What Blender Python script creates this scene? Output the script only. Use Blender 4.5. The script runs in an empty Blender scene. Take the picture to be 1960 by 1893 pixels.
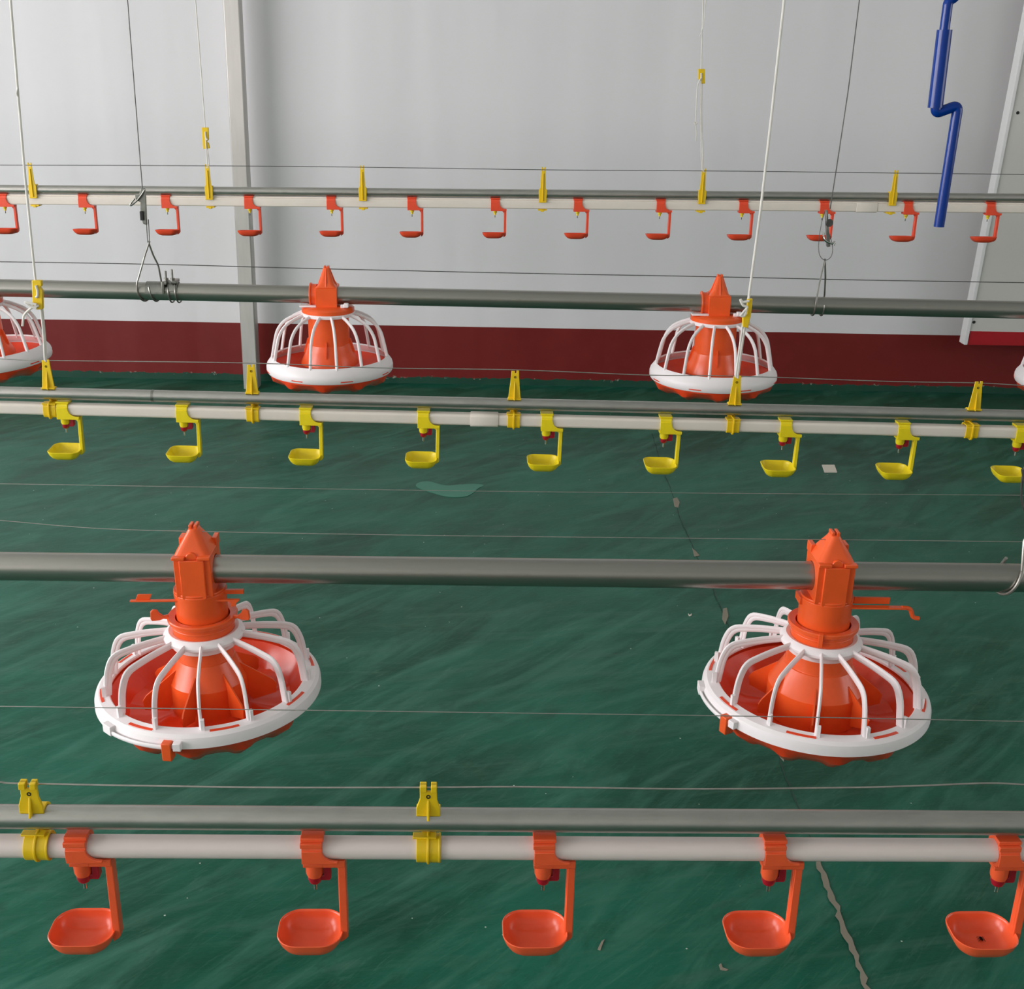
import bpy, math, random
from math import sin, cos, pi, radians
from mathutils import Vector, Matrix

random.seed(4)
C = bpy.context.scene.collection

# ------------------------------------------------------------------ camera
F_PX, W_PX, H_PX = 2300.0, 1960.0, 1893.0
PPX, PPY = 910.0, 946.5
CAM = Vector((0, 0, 1.35))
PITCH, ROLL = radians(20.4), radians(1.0)
FWD = Vector((0, cos(PITCH), -sin(PITCH)))
UP0 = Vector((0, sin(PITCH), cos(PITCH)))
RT0 = Vector((1, 0, 0))
RT = RT0 * cos(ROLL) + UP0 * sin(ROLL)
UP = UP0 * cos(ROLL) - RT0 * sin(ROLL)

def ray(px, py):
    return FWD * F_PX + RT * (px - PPX) - UP * (py - PPY)
def at(px, py, Y):
    d = ray(px, py)
    return CAM + d * ((Y - CAM.y) / d.y)
def at_floor(px, py, z=0.0):
    d = ray(px, py)
    return CAM + d * ((z - CAM.z) / d.z)
def proj(P):
    v = P - CAM
    d = v.dot(FWD)
    return PPX + F_PX * v.dot(RT) / d, PPY - F_PX * v.dot(UP) / d

cam_d = bpy.data.cameras.new('camera')
cam = bpy.data.objects.new('camera', cam_d)
C.objects.link(cam)
cam_d.sensor_fit = 'HORIZONTAL'
cam_d.sensor_width = 36.0
cam_d.lens = 36.0 * F_PX / W_PX
cam_d.shift_x = (W_PX / 2 - PPX) / W_PX
cam_d.clip_start = 0.01
Mx = Matrix((( RT.x, UP.x, -FWD.x, CAM.x), (RT.y, UP.y, -FWD.y, CAM.y), (RT.z, UP.z, -FWD.z, CAM.z), (0, 0, 0, 1)))
cam.matrix_world = Mx
bpy.context.scene.camera = cam

# ------------------------------------------------------------------ materials
def lin(c):
    return tuple(((v / 255) / 12.92 if v / 255 <= 0.04045 else ((v / 255 + 0.055) / 1.055) ** 2.4) for v in c) + (1,)

def new_mat(name):
    m = bpy.data.materials.new(name)
    m.use_nodes = True
    nt = m.node_tree
    return m, nt, nt.nodes['Principled BSDF']

def N(nt, typ, **kw):
    n = nt.nodes.new(typ)
    for k, v in kw.items():
        if k in n.inputs:
            n.inputs[k].default_value = v
        else:
            setattr(n, k, v)
    return n

def mixc(nt, fac, a, b, blend='MIX'):
    n = nt.nodes.new('ShaderNodeMix')
    n.data_type = 'RGBA'
    n.blend_type = blend
    for sock, val in ((n.inputs[0], fac), (n.inputs[6], a), (n.inputs[7], b)):
        if isinstance(val, bpy.types.NodeSocket):
            nt.links.new(val, sock)
        else:
            sock.default_value = val
    return n.outputs[2]

def mapping(nt, scale=(1, 1, 1), rot=(0, 0, 0)):
    tc = nt.nodes.new('ShaderNodeTexCoord')
    mp = nt.nodes.new('ShaderNodeMapping')
    mp.inputs['Scale'].default_value = scale
    mp.inputs['Rotation'].default_value = rot
    nt.links.new(tc.outputs['Object'], mp.inputs['Vector'])
    return mp.outputs['Vector']

def along(nt, angle, long, cross):
    """object coordinates turned so that features run long in one direction on the floor"""
    tc = nt.nodes.new('ShaderNodeTexCoord')
    m1 = nt.nodes.new('ShaderNodeMapping'); m1.inputs['Rotation'].default_value = (0, 0, -radians(angle))
    m2 = nt.nodes.new('ShaderNodeMapping'); m2.inputs['Scale'].default_value = (long, cross, 1)
    nt.links.new(tc.outputs['Object'], m1.inputs['Vector']); nt.links.new(m1.outputs['Vector'], m2.inputs['Vector'])
    return m2.outputs['Vector']

def noise(nt, vec, scale, detail=4, rough=0.55, dist=0.0):
    n = nt.nodes.new('ShaderNodeTexNoise')
    n.inputs['Scale'].default_value = scale
    n.inputs['Detail'].default_value = detail
    n.inputs['Roughness'].default_value = rough
    n.inputs['Distortion'].default_value = dist
    nt.links.new(vec, n.inputs['Vector'])
    return n.outputs['Fac']

def ramp(nt, fac, a, b, ca=0.0, cb=1.0):
    r = nt.nodes.new('ShaderNodeMapRange')
    r.inputs['From Min'].default_value = a
    r.inputs['From Max'].default_value = b
    r.inputs['To Min'].default_value = ca
    r.inputs['To Max'].default_value = cb
    nt.links.new(fac, r.inputs['Value'])
    return r.outputs['Result']

def bump(nt, bsdf, h, strength, dist=0.01):
    b = nt.nodes.new('ShaderNodeBump')
    b.inputs['Strength'].default_value = strength
    b.inputs['Distance'].default_value = dist
    nt.links.new(h, b.inputs['Height'])
    nt.links.new(b.outputs['Normal'], bsdf.inputs['Normal'])

def plastic(name, col, rough=0.38, var=0.10, sss=0.0, spec=0.5):
    m, nt, b = new_mat(name)
    v = mapping(nt)
    f = noise(nt, v, 35, 3)
    dark = tuple(c * (1 - var) for c in col[:3]) + (1,)
    lite = tuple(min(1, c * (1 + var)) for c in col[:3]) + (1,)
    nt.links.new(mixc(nt, f, dark, lite), b.inputs['Base Color'])
    b.inputs['Roughness'].default_value = rough
    b.inputs['Specular IOR Level'].default_value = spec
    f2 = noise(nt, v, 220, 2)
    bump(nt, b, f2, 0.05, 0.001)
    if sss:
        b.inputs['Subsurface Weight'].default_value = sss
        b.inputs['Subsurface Radius'].default_value = (0.02, 0.006, 0.003)
        b.inputs['Subsurface Scale'].default_value = 0.15
    return m

MAT = {}
MAT['orange'] = plastic('orange_plastic', lin((240, 94, 40)), 0.27)
MAT['pan_orange'] = plastic('pan_orange_plastic', lin((234, 70, 30)), 0.28)
MAT['cup_orange'] = plastic('cup_orange_plastic', lin((242, 96, 54)), 0.26)
MAT['far_orange'] = plastic('drinker_red_orange_plastic', lin((232, 78, 46)), 0.42)
MAT['yellow'] = plastic('yellow_plastic', lin((238, 216, 24)), 0.40)
MAT['clip_yellow'] = plastic('clip_yellow_plastic', lin((236, 198, 20)), 0.42)
MAT['white'] = plastic('white_plastic', lin((246, 240, 241)), 0.42, 0.03)
MAT['dark_red'] = plastic('dark_red_plastic', lin((160, 18, 38)), 0.35)
MAT['blue'] = plastic('blue_paint', lin((0, 52, 138)), 0.18, 0.15, spec=0.35)
MAT['pvc'] = plastic('white_pvc', lin((228, 215, 210)), 0.45, 0.03)
MAT['pvc_beige'] = plastic('beige_pvc', lin((226, 218, 206)), 0.5, 0.04)
MAT['cord'] = plastic('white_cord', lin((225, 222, 214)), 0.8, 0.2)
MAT['black'] = plastic('black_rubber', lin((22, 22, 22)), 0.6)

def metal(name, col, rough, var=0.12, metallic=0.9, stretch=(1, 1, 1), sc=60, rv=0.05):
    m, nt, b = new_mat(name)
    v = mapping(nt, stretch)
    f = noise(nt, v, sc, 5, 0.6)
    f = ramp(nt, f, 0.3, 0.7)
    nt.links.new(mixc(nt, f, tuple(c * (1 - var) for c in col[:3]) + (1,), tuple(min(1, c * (1 + var)) for c in col[:3]) + (1,)), b.inputs['Base Color'])
    b.inputs['Metallic'].default_value = metallic
    nt.links.new(ramp(nt, noise(nt, v, sc * 2.2, 3), 0.3, 0.7, rough - rv, rough + rv), b.inputs['Roughness'])
    return m
MAT['galv'] = metal('galvanised_steel', lin((178, 176, 170)), 0.37, 0.09, 0.92, (0.3, 1, 1), 60, 0.03)
MAT['tube'] = metal('feeder_tube_steel', lin((160, 158, 151)), 0.31, 0.03, 0.9, (0.03, 1, 1), 60, 0.012)
MAT['post'] = metal('post_steel', lin((208, 204, 199)), 0.45, 0.05, 0.55, (1, 1, 0.15), 30)
MAT['wire'] = metal('steel_wire', lin((165, 163, 156)), 0.4, 0.15, 0.8)
MAT['dark_wire'] = metal('dark_steel_cable', lin((95, 95, 92)), 0.45, 0.25, 0.7)
MAT['zinc'] = metal('zinc_plated_steel', lin((140, 140, 134)), 0.35, 0.2, 0.9)
MAT['pin'] = metal('stainless_pin', lin((200, 200, 195)), 0.22, 0.05, 1.0)

def floor_mat():
    m, nt, b = new_mat('green_epoxy_paint')
    big = noise(nt, along(nt, 35, 0.8, 1.7), 1.6, 5, 0.6, 0.7)
    streak = noise(nt, along(nt, 46, 1.0, 4.6), 1.7, 6, 0.62, 2.2)
    streak2 = noise(nt, along(nt, 12, 1.3, 6.5), 1.6, 6, 0.66, 2.0)
    fine = noise(nt, along(nt, 48, 3.0, 24), 2.6, 6, 0.72, 2.4)
    base = mixc(nt, ramp(nt, big, 0.36, 0.62), lin((2, 70, 51)), lin((18, 98, 77)))
    base = mixc(nt, ramp(nt, streak, 0.46, 0.72, 0, 0.60), base, lin((72, 126, 108)))
    base = mixc(nt, ramp(nt, streak2, 0.50, 0.74, 0, 0.45), base, lin((74, 112, 96)))
    base = mixc(nt, ramp(nt, fine, 0.55, 0.74, 0, 0.28), base, lin((100, 140, 122)))
    blot = noise(nt, along(nt, 40, 5, 9), 1.3, 6, 0.7, 0.4)
    base = mixc(nt, ramp(nt, blot, 0.54, 0.74, 0, 0.6), base, lin((2, 60, 40)))
    vo = nt.nodes.new('ShaderNodeTexVoronoi')
    vo.inputs['Scale'].default_value = 34
    nt.links.new(mapping(nt), vo.inputs['Vector'])
    sep = nt.nodes.new('ShaderNodeSeparateColor')
    nt.links.new(vo.outputs['Color'], sep.inputs['Color'])
    lt = nt.nodes.new('ShaderNodeMath'); lt.operation = 'LESS_THAN'; lt.inputs[1].default_value = 0.055
    nt.links.new(vo.outputs['Distance'], lt.inputs[0])
    gt = nt.nodes.new('ShaderNodeMath'); gt.operation = 'GREATER_THAN'; gt.inputs[1].default_value = 0.86
    nt.links.new(sep.outputs['Red'], gt.inputs[0])
    mu = nt.nodes.new('ShaderNodeMath'); mu.operation = 'MULTIPLY'
    nt.links.new(lt.outputs[0], mu.inputs[0]); nt.links.new(gt.outputs[0], mu.inputs[1])
    base = mixc(nt, mu.outputs[0], base, lin((188, 196, 184)))
    nt.links.new(base, b.inputs['Base Color'])
    nt.links.new(ramp(nt, streak, 0.3, 0.7, 0.30, 0.46), b.inputs['Roughness'])
    b.inputs['Specular IOR Level'].default_value = 0.24
    h = noise(nt, mapping(nt, (1, 2.4, 1), (0, 0, radians(-30))), 60, 6, 0.7)
    bump(nt, b, h, 0.22, 0.004)
    return m
MAT['floor'] = floor_mat()

STRIPE_Z = 0.25
def wall_mat():
    m, nt, b = new_mat('painted_wall_panel')
    v = mapping(nt)
    sep = nt.nodes.new('ShaderNodeSeparateXYZ')
    nt.links.new(v, sep.inputs[0])
    z = sep.outputs['Z']
    nz = noise(nt, v, 3, 4)
    mott = noise(nt, v, 1.3, 4)
    white = mixc(nt, mott, lin((227, 226, 229)), lin((233, 232, 233)))
    red = mixc(nt, noise(nt, v, 14, 5, 0.6), lin((112, 28, 26)), lin((126, 36, 33)))
    wob = nt.nodes.new('ShaderNodeMath'); wob.operation = 'MULTIPLY_ADD'
    nt.links.new(nz, wob.inputs[0]); wob.inputs[1].default_value = 0.004
    nt.links.new(z, wob.inputs[2])
    s1 = nt.nodes.new('ShaderNodeMath'); s1.operation = 'LESS_THAN'; s1.inputs[1].default_value = STRIPE_Z + 0.002
    nt.links.new(wob.outputs[0], s1.inputs[0])
    col = mixc(nt, s1.outputs[0], white, red)
    # ragged edge where the floor paint was brushed up the foot of the wall
    e = nt.nodes.new('ShaderNodeMath'); e.operation = 'MULTIPLY_ADD'
    nt.links.new(noise(nt, v, 22, 6, 0.7), e.inputs[0]); e.inputs[1].default_value = 0.035
    nt.links.new(z, e.inputs[2])
    s2 = ramp(nt, e.outputs[0], 0.0445, 0.0475, 1, 0)
    green = mixc(nt, noise(nt, v, 9, 5), lin((14, 62, 48)), lin((40, 84, 68)))
    chip = ramp(nt, noise(nt, v, 30, 5, 0.7), 0.60, 0.66)
    band = nt.nodes.new('ShaderNodeMath'); band.operation = 'COMPARE'
    band.inputs[1].default_value = 0.045; band.inputs[2].default_value = 0.006
    nt.links.new(e.outputs[0], band.inputs[0])
    mm = nt.nodes.new('ShaderNodeMath'); mm.operation = 'MULTIPLY'
    nt.links.new(chip, mm.inputs[0]); nt.links.new(band.outputs[0], mm.inputs[1])
    col = mixc(nt, s2, col, green)
    col = mixc(nt, mm.outputs[0], col, lin((150, 150, 138)))
    nt.links.new(col, b.inputs['Base Color'])
    b.inputs['Roughness'].default_value = 0.5
    b.inputs['Specular IOR Level'].default_value = 0.35
    hv = noise(nt, mapping(nt, (1.5, 1, 0.12)), 2.6, 2, 0.4)
    bump(nt, b, hv, 0.34, 0.05)
    return m
MAT['wall'] = wall_mat()
def simple(name, col, rough=0.6):
    m, nt, b = new_mat(name)
    f = noise(nt, mapping(nt), 6, 4)
    nt.links.new(mixc(nt, f, tuple(c * 0.95 for c in col[:3]) + (1,), col), b.inputs['Base Color'])
    b.inputs['Roughness'].default_value = rough
    return m
MAT['ceiling'] = simple('white_ceiling', lin((225, 225, 222)))
MAT['board'] = simple('grey_white_board', lin((214, 212, 207)), 0.5)
MAT['trim'] = simple('white_aluminium_trim', lin((240, 240, 240)), 0.4)
MAT['red_strip'] = simple('bright_red_strip', lin((176, 14, 28)), 0.45)
MAT['crack'] = simple('pale_crack_filler', lin((140, 134, 118)), 0.85)
MAT['crack_dark'] = simple('dark_crack', lin((50, 72, 62)), 0.85)
MAT['patch'] = simple('light_green_paint', lin((48, 128, 104)), 0.4)
MAT['paper'] = simple('cream_paper', lin((222, 214, 200)), 0.8)
MAT['insect'] = simple('insect_brown', lin((46, 26, 18)), 0.6)

# ------------------------------------------------------------------ mesh builder
class MB:
    def __init__(s):
        s.v, s.f = [], []
    def add(s, vs, fs, M=None):
        o = len(s.v)
        for p in vs:
            p = Vector(p)
            s.v.append(M @ p if M is not None else p)
        s.f += [tuple(i + o for i in f) for f in fs]
        return s
    def box(s, x0, x1, y0, y1, z0, z1, M=None):
        vs = [(x, y, z) for x in (x0, x1) for y in (y0, y1) for z in (z0, z1)]
        fs = [(0, 1, 3, 2), (4, 6, 7, 5), (0, 4, 5, 1), (2, 3, 7, 6), (0, 2, 6, 4), (1, 5, 7, 3)]
        return s.add(vs, fs, M)
    def prism(s, pts, d0, d1, axis='y', M=None):
        def P(a, b, d):
            return {'y': (a, d, b), 'x': (d, a, b), 'z': (a, b, d)}[axis]
        n = len(pts)
        vs = [P(a, b, d0) for a, b in pts] + [P(a, b, d1) for a, b in pts]
        fs = [tuple(range(n)), tuple(range(2 * n - 1, n - 1, -1))]
        fs += [(i, (i + 1) % n + 0, (i + 1) % n + n, i + n) for i in range(n)]
        return s.add(vs, fs, M)
    def loft(s, loops, cap0=True, cap1=True, closed=False, M=None):
        n = len(loops[0]); vs = []; fs = []
        for L in loops: vs += list(L)
        k = len(loops)
        for j in range(k if closed else k - 1):
            a, b = j * n, ((j + 1) % k) * n
            fs += [(a + i, a + (i + 1) % n, b + (i + 1) % n, b + i) for i in range(n)]
        if not closed:
            if cap0: fs.append(tuple(range(n - 1, -1, -1)))
            if cap1: fs.append(tuple(range((k - 1) * n, k * n)))
        return s.add(vs, fs, M)
    def lathe(s, prof, n=48, closed=False, mod=None, M=None, arc=None, cap=True):
        """prof: (r, z); revolved about Z. mod(angle, r, z) -> (r, z)."""
        m = len(prof); vs = []; fs = []
        full = arc is None
        cnt = n if full else n + 1
        for i in range(cnt):
            a = 2 * pi * i / n if full else arc[0] + (arc[1] - arc[0]) * i / n
            for r, z in prof:
                if mod: r, z = mod(a, r, z)
                vs.append((r * sin(a), -r * cos(a), z))
        for i in range(n):
            i2 = (i + 1) % cnt
            for j in range(m if closed else m - 1):
                j2 = (j + 1) % m
                fs.append((i * m + j, i2 * m + j, i2 * m + j2, i * m + j2))
        if not full and cap:
            fs.append(tuple(range(m))); fs.append(tuple(n * m + q for q in range(m - 1, -1, -1)))
        return s.add(vs, fs, M)
    def tube(s, path, r, n=8, r2=None, closed=False, up=(0, 0, 1), M=None):
        """round or oval section (r sideways, r2 along the up-ish direction) along a path"""
        path = [Vector(p) for p in path]; k = len(path)
        r2 = r if r2 is None else r2
        loops = []; prev = None
        for i, p in enumerate(path):
            if closed: t = path[(i + 1) % k] - path[i - 1]
            else: t = path[min(i + 1, k - 1)] - path[max(i - 1, 0)]
            t.normalize()
            ref = Vector(up) if prev is None else prev
            u = ref - t * ref.dot(t)
            if u.length < 1e-4:
                ref = Vector((1, 0, 0)) if abs(t.x) < 0.9 else Vector((0, 1, 0))
                u = ref - t * ref.dot(t)
            u.normalize(); prev = u
            w = t.cross(u)
            rr = r[i] if isinstance(r, (list, tuple)) else r
            rr2 = r2[i] if isinstance(r2, (list, tuple)) else r2
            loops.append([p + w * rr * cos(2 * pi * q / n) + u * rr2 * sin(2 * pi * q / n) for q in range(n)])
        return s.loft(loops, closed=closed, M=M)
    def ringblock(s, outer, r_in, x0, x1, n=40, a0=None, a1=None, M=None):
        """shape round the X axis: outer(angle)->radius, bore r_in, between x0 and x1; angle 0 = +Z, 90 deg = -Y"""
        full = a0 is None
        cnt = n if full else n + 1
        vs = []
        for i in range(cnt):
            a = 2 * pi * i / n if full else a0 + (a1 - a0) * i / n
            ro = outer(a) if callable(outer) else outer
            ri = r_in(a) if callable(r_in) else r_in
            for r, x in ((ri, x0), (ro, x0), (ro, x1), (ri, x1)):
                vs.append((x, -r * sin(a), r * cos(a)))
        fs = []
        for i in range(n):
            j = (i + 1) % cnt
            for q in range(4):
                fs.append((i * 4 + q, i * 4 + (q + 1) % 4, j * 4 + (q + 1) % 4, j * 4 + q))
        if not full:
            fs.append((0, 1, 2, 3)); fs.append((n * 4 + 3, n * 4 + 2, n * 4 + 1, n * 4))
        return s.add(vs, fs, M)
    def build(s, name, mat, parent=None, bevel=0.0, angle=38, loc=None, label=None):
        me = bpy.data.meshes.new(name)
        me.from_pydata([tuple(p) for p in s.v], [], s.f)
        me.validate()
        import bmesh
        bm = bmesh.new(); bm.from_mesh(me)
        bmesh.ops.recalc_face_normals(bm, faces=bm.faces)
        bm.to_mesh(me); bm.free()
        me.materials.append(MAT[mat] if isinstance(mat, str) else mat)
        for p in me.polygons: p.use_smooth = True
        me.set_sharp_from_angle(angle=radians(angle))
        o = bpy.data.objects.new(name, me)
        C.objects.link(o)
        if parent: o.parent = parent
        if loc is not None: o.location = loc
        if bevel:
            b = o.modifiers.new('bevel', 'BEVEL')
            b.width = bevel; b.segments = 2; b.limit_method = 'ANGLE'; b.angle_limit = radians(50)
        if label: o['label'] = label
        return o

def rrect(hx, hy, r, z, n=5, cx=0, cy=0):
    out = []
    for sx, sy, a0 in ((1, 1, 0), (-1, 1, 90), (-1, -1, 180), (1, -1, 270)):
        for i in range(n + 1):
            a = radians(a0 + 90 * i / n)
            out.append((cx + sx * (hx - r) + r * cos(a), cy + sy * (hy - r) + r * sin(a), z))
    return out

def smooth_path(pts, sub=6, closed=False):
    """Catmull-Rom through the points"""
    P = [Vector(p) for p in pts]; k = len(P); out = []
    rng = k if closed else k - 1
    for i in range(rng):
        p1, p2 = P[i], P[(i + 1) % k]
        p0 = P[i - 1] if (closed or i > 0) else p1 * 2 - p2
        p3 = P[(i + 2) % k] if (closed or i + 2 < k) else p2 * 2 - p1
        for q in range(sub):
            t = q / sub
            out.append(0.5 * ((2 * p1) + (p2 - p0) * t + (2 * p0 - 5 * p1 + 4 * p2 - p3) * t * t + (3 * p1 - p0 - 3 * p2 + p3) * t ** 3))
    if not closed: out.append(P[-1])
    return out

def rounded_path(pts, r, sub=5):
    P = [Vector(p) for p in pts]; out = [P[0]]
    for i in range(1, len(P) - 1):
        a = (P[i - 1] - P[i]); b = (P[i + 1] - P[i])
        rr = min(r, a.length * 0.48, b.length * 0.48)
        a = P[i] + a.normalized() * rr; b = P[i] + b.normalized() * rr
        for q in range(sub + 1):
            t = q / sub
            out.append(a * (1 - t) ** 2 + P[i] * 2 * t * (1 - t) + b * t * t)
    out.append(P[-1])
    return out

def tag(o, label=None, cat=None, group=None, kind=None):
    if label: o['label'] = label
    if cat: o['category'] = cat
    if group: o['group'] = group
    if kind: o['kind'] = kind
    return o

def thing(name, label, cat, group=None):
    o = bpy.data.objects.new(name, None)
    o.empty_display_size = 0.03
    C.objects.link(o)
    return tag(o, label, cat, group)

def copy_tree(o, parent=None):
    c = o.copy(); C.objects.link(c)
    if parent: c.parent = parent
    for ch in list(o.children): copy_tree(ch, c)
    return c

def structure(o):
    o['kind'] = 'structure'
    return o

# ------------------------------------------------------------------ the room
WALL_Y = 4.98
XL, XR, YF, ZC = -4.2, 5.2, -2.2, 3.1
wp = at(980, 627, WALL_Y)
STRIPE = wp.z
for n_ in MAT['wall'].node_tree.nodes:
    if n_.type == 'MATH' and n_.operation == 'LESS_THAN' and abs(n_.inputs[1].default_value - STRIPE_Z - 0.002) < 1e-6:
        n_.inputs[1].default_value = STRIPE + 0.002

fl = structure(MB().box(XL, XR, YF, WALL_Y + 0.15, -0.12, 0).build('floor', 'floor'))
structure(MB().box(XL, XR, WALL_Y, WALL_Y + 0.15, 0, ZC).build('wall_back', 'wall'))
structure(MB().box(XL, XR, YF, WALL_Y + 0.15, ZC, ZC + 0.1).build('ceiling', 'ceiling'))
# left wall: long daylight opening with a frame and mullions
w = MB()
OY0, OY1, OZ0, OZ1 = -1.8, 3.3, 0.5, 2.3
w.box(XL - 0.15, XL, YF, WALL_Y + 0.15, 0, OZ0)
w.box(XL - 0.15, XL, YF, WALL_Y + 0.15, OZ1, ZC)
w.box(XL - 0.15, XL, YF, OY0, OZ0, OZ1)
w.box(XL - 0.15, XL, OY1, WALL_Y + 0.15, OZ0, OZ1)
structure(w.build('wall_left', 'ceiling'))
w = MB()
for k in range(5):
    y = OY0 + (OY1 - OY0) * k / 4
    w.box(XL - 0.1, XL - 0.05, y - 0.03, y + 0.03, OZ0, OZ1)
w.box(XL - 0.1, XL - 0.05, OY0, OY1, OZ0, OZ0 + 0.05)
w.box(XL - 0.1, XL - 0.05, OY0, OY1, OZ1 - 0.05, OZ1)
structure(w.build('window_1', 'trim'))
structure(MB().box(XL, XR, YF - 0.15, YF, 0, ZC).build('wall_front', 'ceiling'))
# right wall: an unseen, shorter opening added to let in fill light
w = MB()
RY0, RY1, RZ0, RZ1 = -0.6, 2.6, 0.9, 2.3
w.box(XR, XR + 0.15, YF, WALL_Y + 0.15, 0, RZ0); w.box(XR, XR + 0.15, YF, WALL_Y + 0.15, RZ1, ZC)
w.box(XR, XR + 0.15, YF, RY0, RZ0, RZ1); w.box(XR, XR + 0.15, RY1, WALL_Y + 0.15, RZ0, RZ1)
structure(w.build('wall_right', 'ceiling'))
w = MB()
for k in range(4):
    y = RY0 + (RY1 - RY0) * k / 3
    w.box(XR + 0.05, XR + 0.1, y - 0.03, y + 0.03, RZ0, RZ1)
w.box(XR + 0.05, XR + 0.1, RY0, RY1, RZ0, RZ0 + 0.05); w.box(XR + 0.05, XR + 0.1, RY0, RY1, RZ1 - 0.05, RZ1)
structure(w.build('added_window', 'trim'))  # frame of the opening added for the fill light

# ---- floor details (children of the floor)
def ribbon(pts, width, z, name, mat, jitter=0.25, seed=1):
    rnd = random.Random(seed)
    P = []
    for i in range(len(pts) - 1):
        a, b = Vector(pts[i]), Vector(pts[i + 1])
        k = max(2, int((b - a).length / 0.012))
        P += [a.lerp(b, q / k) for q in range(k)]
    P.append(Vector(pts[-1]))
    L, R_ = [], []
    off = 0
    for i, p in enumerate(P):
        off = off * 0.8 + rnd.uniform(-1, 1) * width * jitter
        wl = width * (0.5 + rnd.uniform(-0.3, 0.35)); wr = width * (0.5 + rnd.uniform(-0.3, 0.35))
        L.append((p.x + off - wl, p.y, z)); R_.append((p.x + off + wr, p.y, z))
    n = len(P)
    m = MB().add(L + R_, [(i, i + 1, n + i + 1, n + i) for i in range(n - 1)])
    o = m.build(name, mat, fl)
    return o
crack_px = [(1248, 830), (1262, 880), (1283, 935), (1300, 985), (1318, 1030), (1345, 1095), (1365, 1130), (1390, 1190), (1425, 1275), (1470, 1390), (1498, 1470), (1528, 1545), (1552, 1605), (1568, 1650)]
crack_w = [at_floor(x, y) for x, y in crack_px]
ribbon([(p.x, p.y, 0) for p in crack_w], 0.0020, 0.0012, 'floor_crack', 'crack_dark', 0.6, 2)
low_px = [(1565, 1640), (1583, 1690), (1600, 1735), (1612, 1775), (1628, 1820), (1645, 1862), (1668, 1920)]
ribbon([(p.x, p.y, 0) for p in (at_floor(x, y) for x, y in low_px)], 0.0085, 0.0016, 'floor_crack', 'crack', 0.25, 3)
def chip(poly_px, name, mat, z=0.0016):
    ps = [at_floor(x, y) for x, y in poly_px]
    n = len(ps)
    m = MB().add([(p.x, p.y, z) for p in ps] + [(p.x, p.y, 0.0002) for p in ps], [tuple(range(n))] + [(i, (i + 1) % n, n + (i + 1) % n, n + i) for i in range(n)])
    return m.build(name, mat, fl)
chip([(1288, 955), (1296, 953), (1301, 962), (1298, 972), (1291, 970)], 'paint_chip', 'crack')
chip([(1325, 1050), (1332, 1056), (1339, 1064), (1329, 1066)], 'paint_chip', 'crack')
chip([(1384, 1166), (1391, 1164), (1394, 1180), (1388, 1196), (1382, 1185)], 'paint_chip', 'crack')
chip([(1476, 1412), (1488, 1408), (1492, 1424), (1502, 1446), (1500, 1458), (1493, 1450), (1484, 1432)], 'paint_chip', 'crack')
chip([(1146, 1813), (1151, 1803), (1157, 1799), (1153, 1809), (1149, 1820), (1144, 1818)], 'paint_chip', 'crack')
chip([(1376, 1848), (1380, 1845), (1383, 1853), (1394, 1857), (1390, 1859), (1379, 1857)], 'paint_chip', 'crack')
chip([(1317, 1175), (1320, 1178), (1324, 1175), (1323, 1179), (1319, 1180)], 'paint_chip', 'paper')
pp = []
cx, cy = 850, 936
for (dx, dy) in [(-54, -6), (-48, -12), (-30, -14), (-10, -9), (6, -6), (30, -8), (58, -9), (76, -7), (64, 0), (54, 9), (40, 15), (14, 16), (-8, 12), (-28, 6), (-44, 1)]:
    pp.append((cx + dx, cy + dy))
pp = [(p.x, p.y) for p in smooth_path([(a, b, 0) for a, b in pp], 4, True)]
chip(pp, 'paint_patch', 'patch', 0.0012)

ps = [at_floor(x, y) for x, y in ((1573, 891), (1597, 891), (1602, 905), (1578, 905))]
m = MB().add([(p.x, p.y, 0.003) for p in ps] + [(p.x, p.y, 0.0005) for p in ps], [(0, 1, 2, 3), (7, 6, 5, 4)] + [(i, (i + 1) % 4, 4 + (i + 1) % 4, 4 + i) for i in range(4)])
tag(m.build('paper_scrap', 'paper'), 'small square scrap of cream paper lying on the green floor', 'paper')

# ---- steel post in front of the wall
PY = 4.86
p_top, p_bot = at(444, 0, PY), at(482, 735, PY)
dirp = (p_bot - p_top) / (p_bot.z - p_top.z)
a = p_bot - dirp * p_bot.z
b_ = a + dirp * ZC
hw = 0.030
lp = lambda c: [(c.x - hw, c.y - 0.025, c.z), (c.x + hw, c.y - 0.025, c.z), (c.x + hw, c.y + 0.045, c.z), (c.x - hw, c.y + 0.045, c.z)]
m = MB().loft([lp(a), lp(b_)])
tag(m.build('steel_post', 'post', bevel=0.004), 'square galvanised steel post standing in front of the white wall', 'post')

# ---- hinged board at the right, standing a little off the wall
DY = 4.80
pts = [at(1845, 658, DY), at(1960, 62, DY)]
dz = (pts[1] - pts[0]) / (pts[1].z - pts[0].z)
def edge(z): return pts[0] + dz * (z - pts[0].z)
zb, zt = pts[0].z, ZC - 0.05
door = thing('door_1', 'tall pale board door with white edge trim and red foot strip against the wall', 'door')
door['kind'] = 'structure'
e0, e1 = edge(zb), edge(zt)
XE = 3.2
red_z = at(1900, 635, DY).z
er = edge(red_z)
tw = 0.014
def sheet(mb, pa, pb, x1, y0, y1):
    mb.add([(pa.x + tw * .8, y0, pa.z), (x1, y0, pa.z), (x1, y0, pb.z), (pb.x + tw * .8, y0, pb.z),
            (pa.x + tw * .8, y1, pa.z), (x1, y1, pa.z), (x1, y1, pb.z), (pb.x + tw * .8, y1, pb.z)],
           [(0, 1, 2, 3), (7, 6, 5, 4), (0, 4, 5, 1), (1, 5, 6, 2), (2, 6, 7, 3), (3, 7, 4, 0)])
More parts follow.
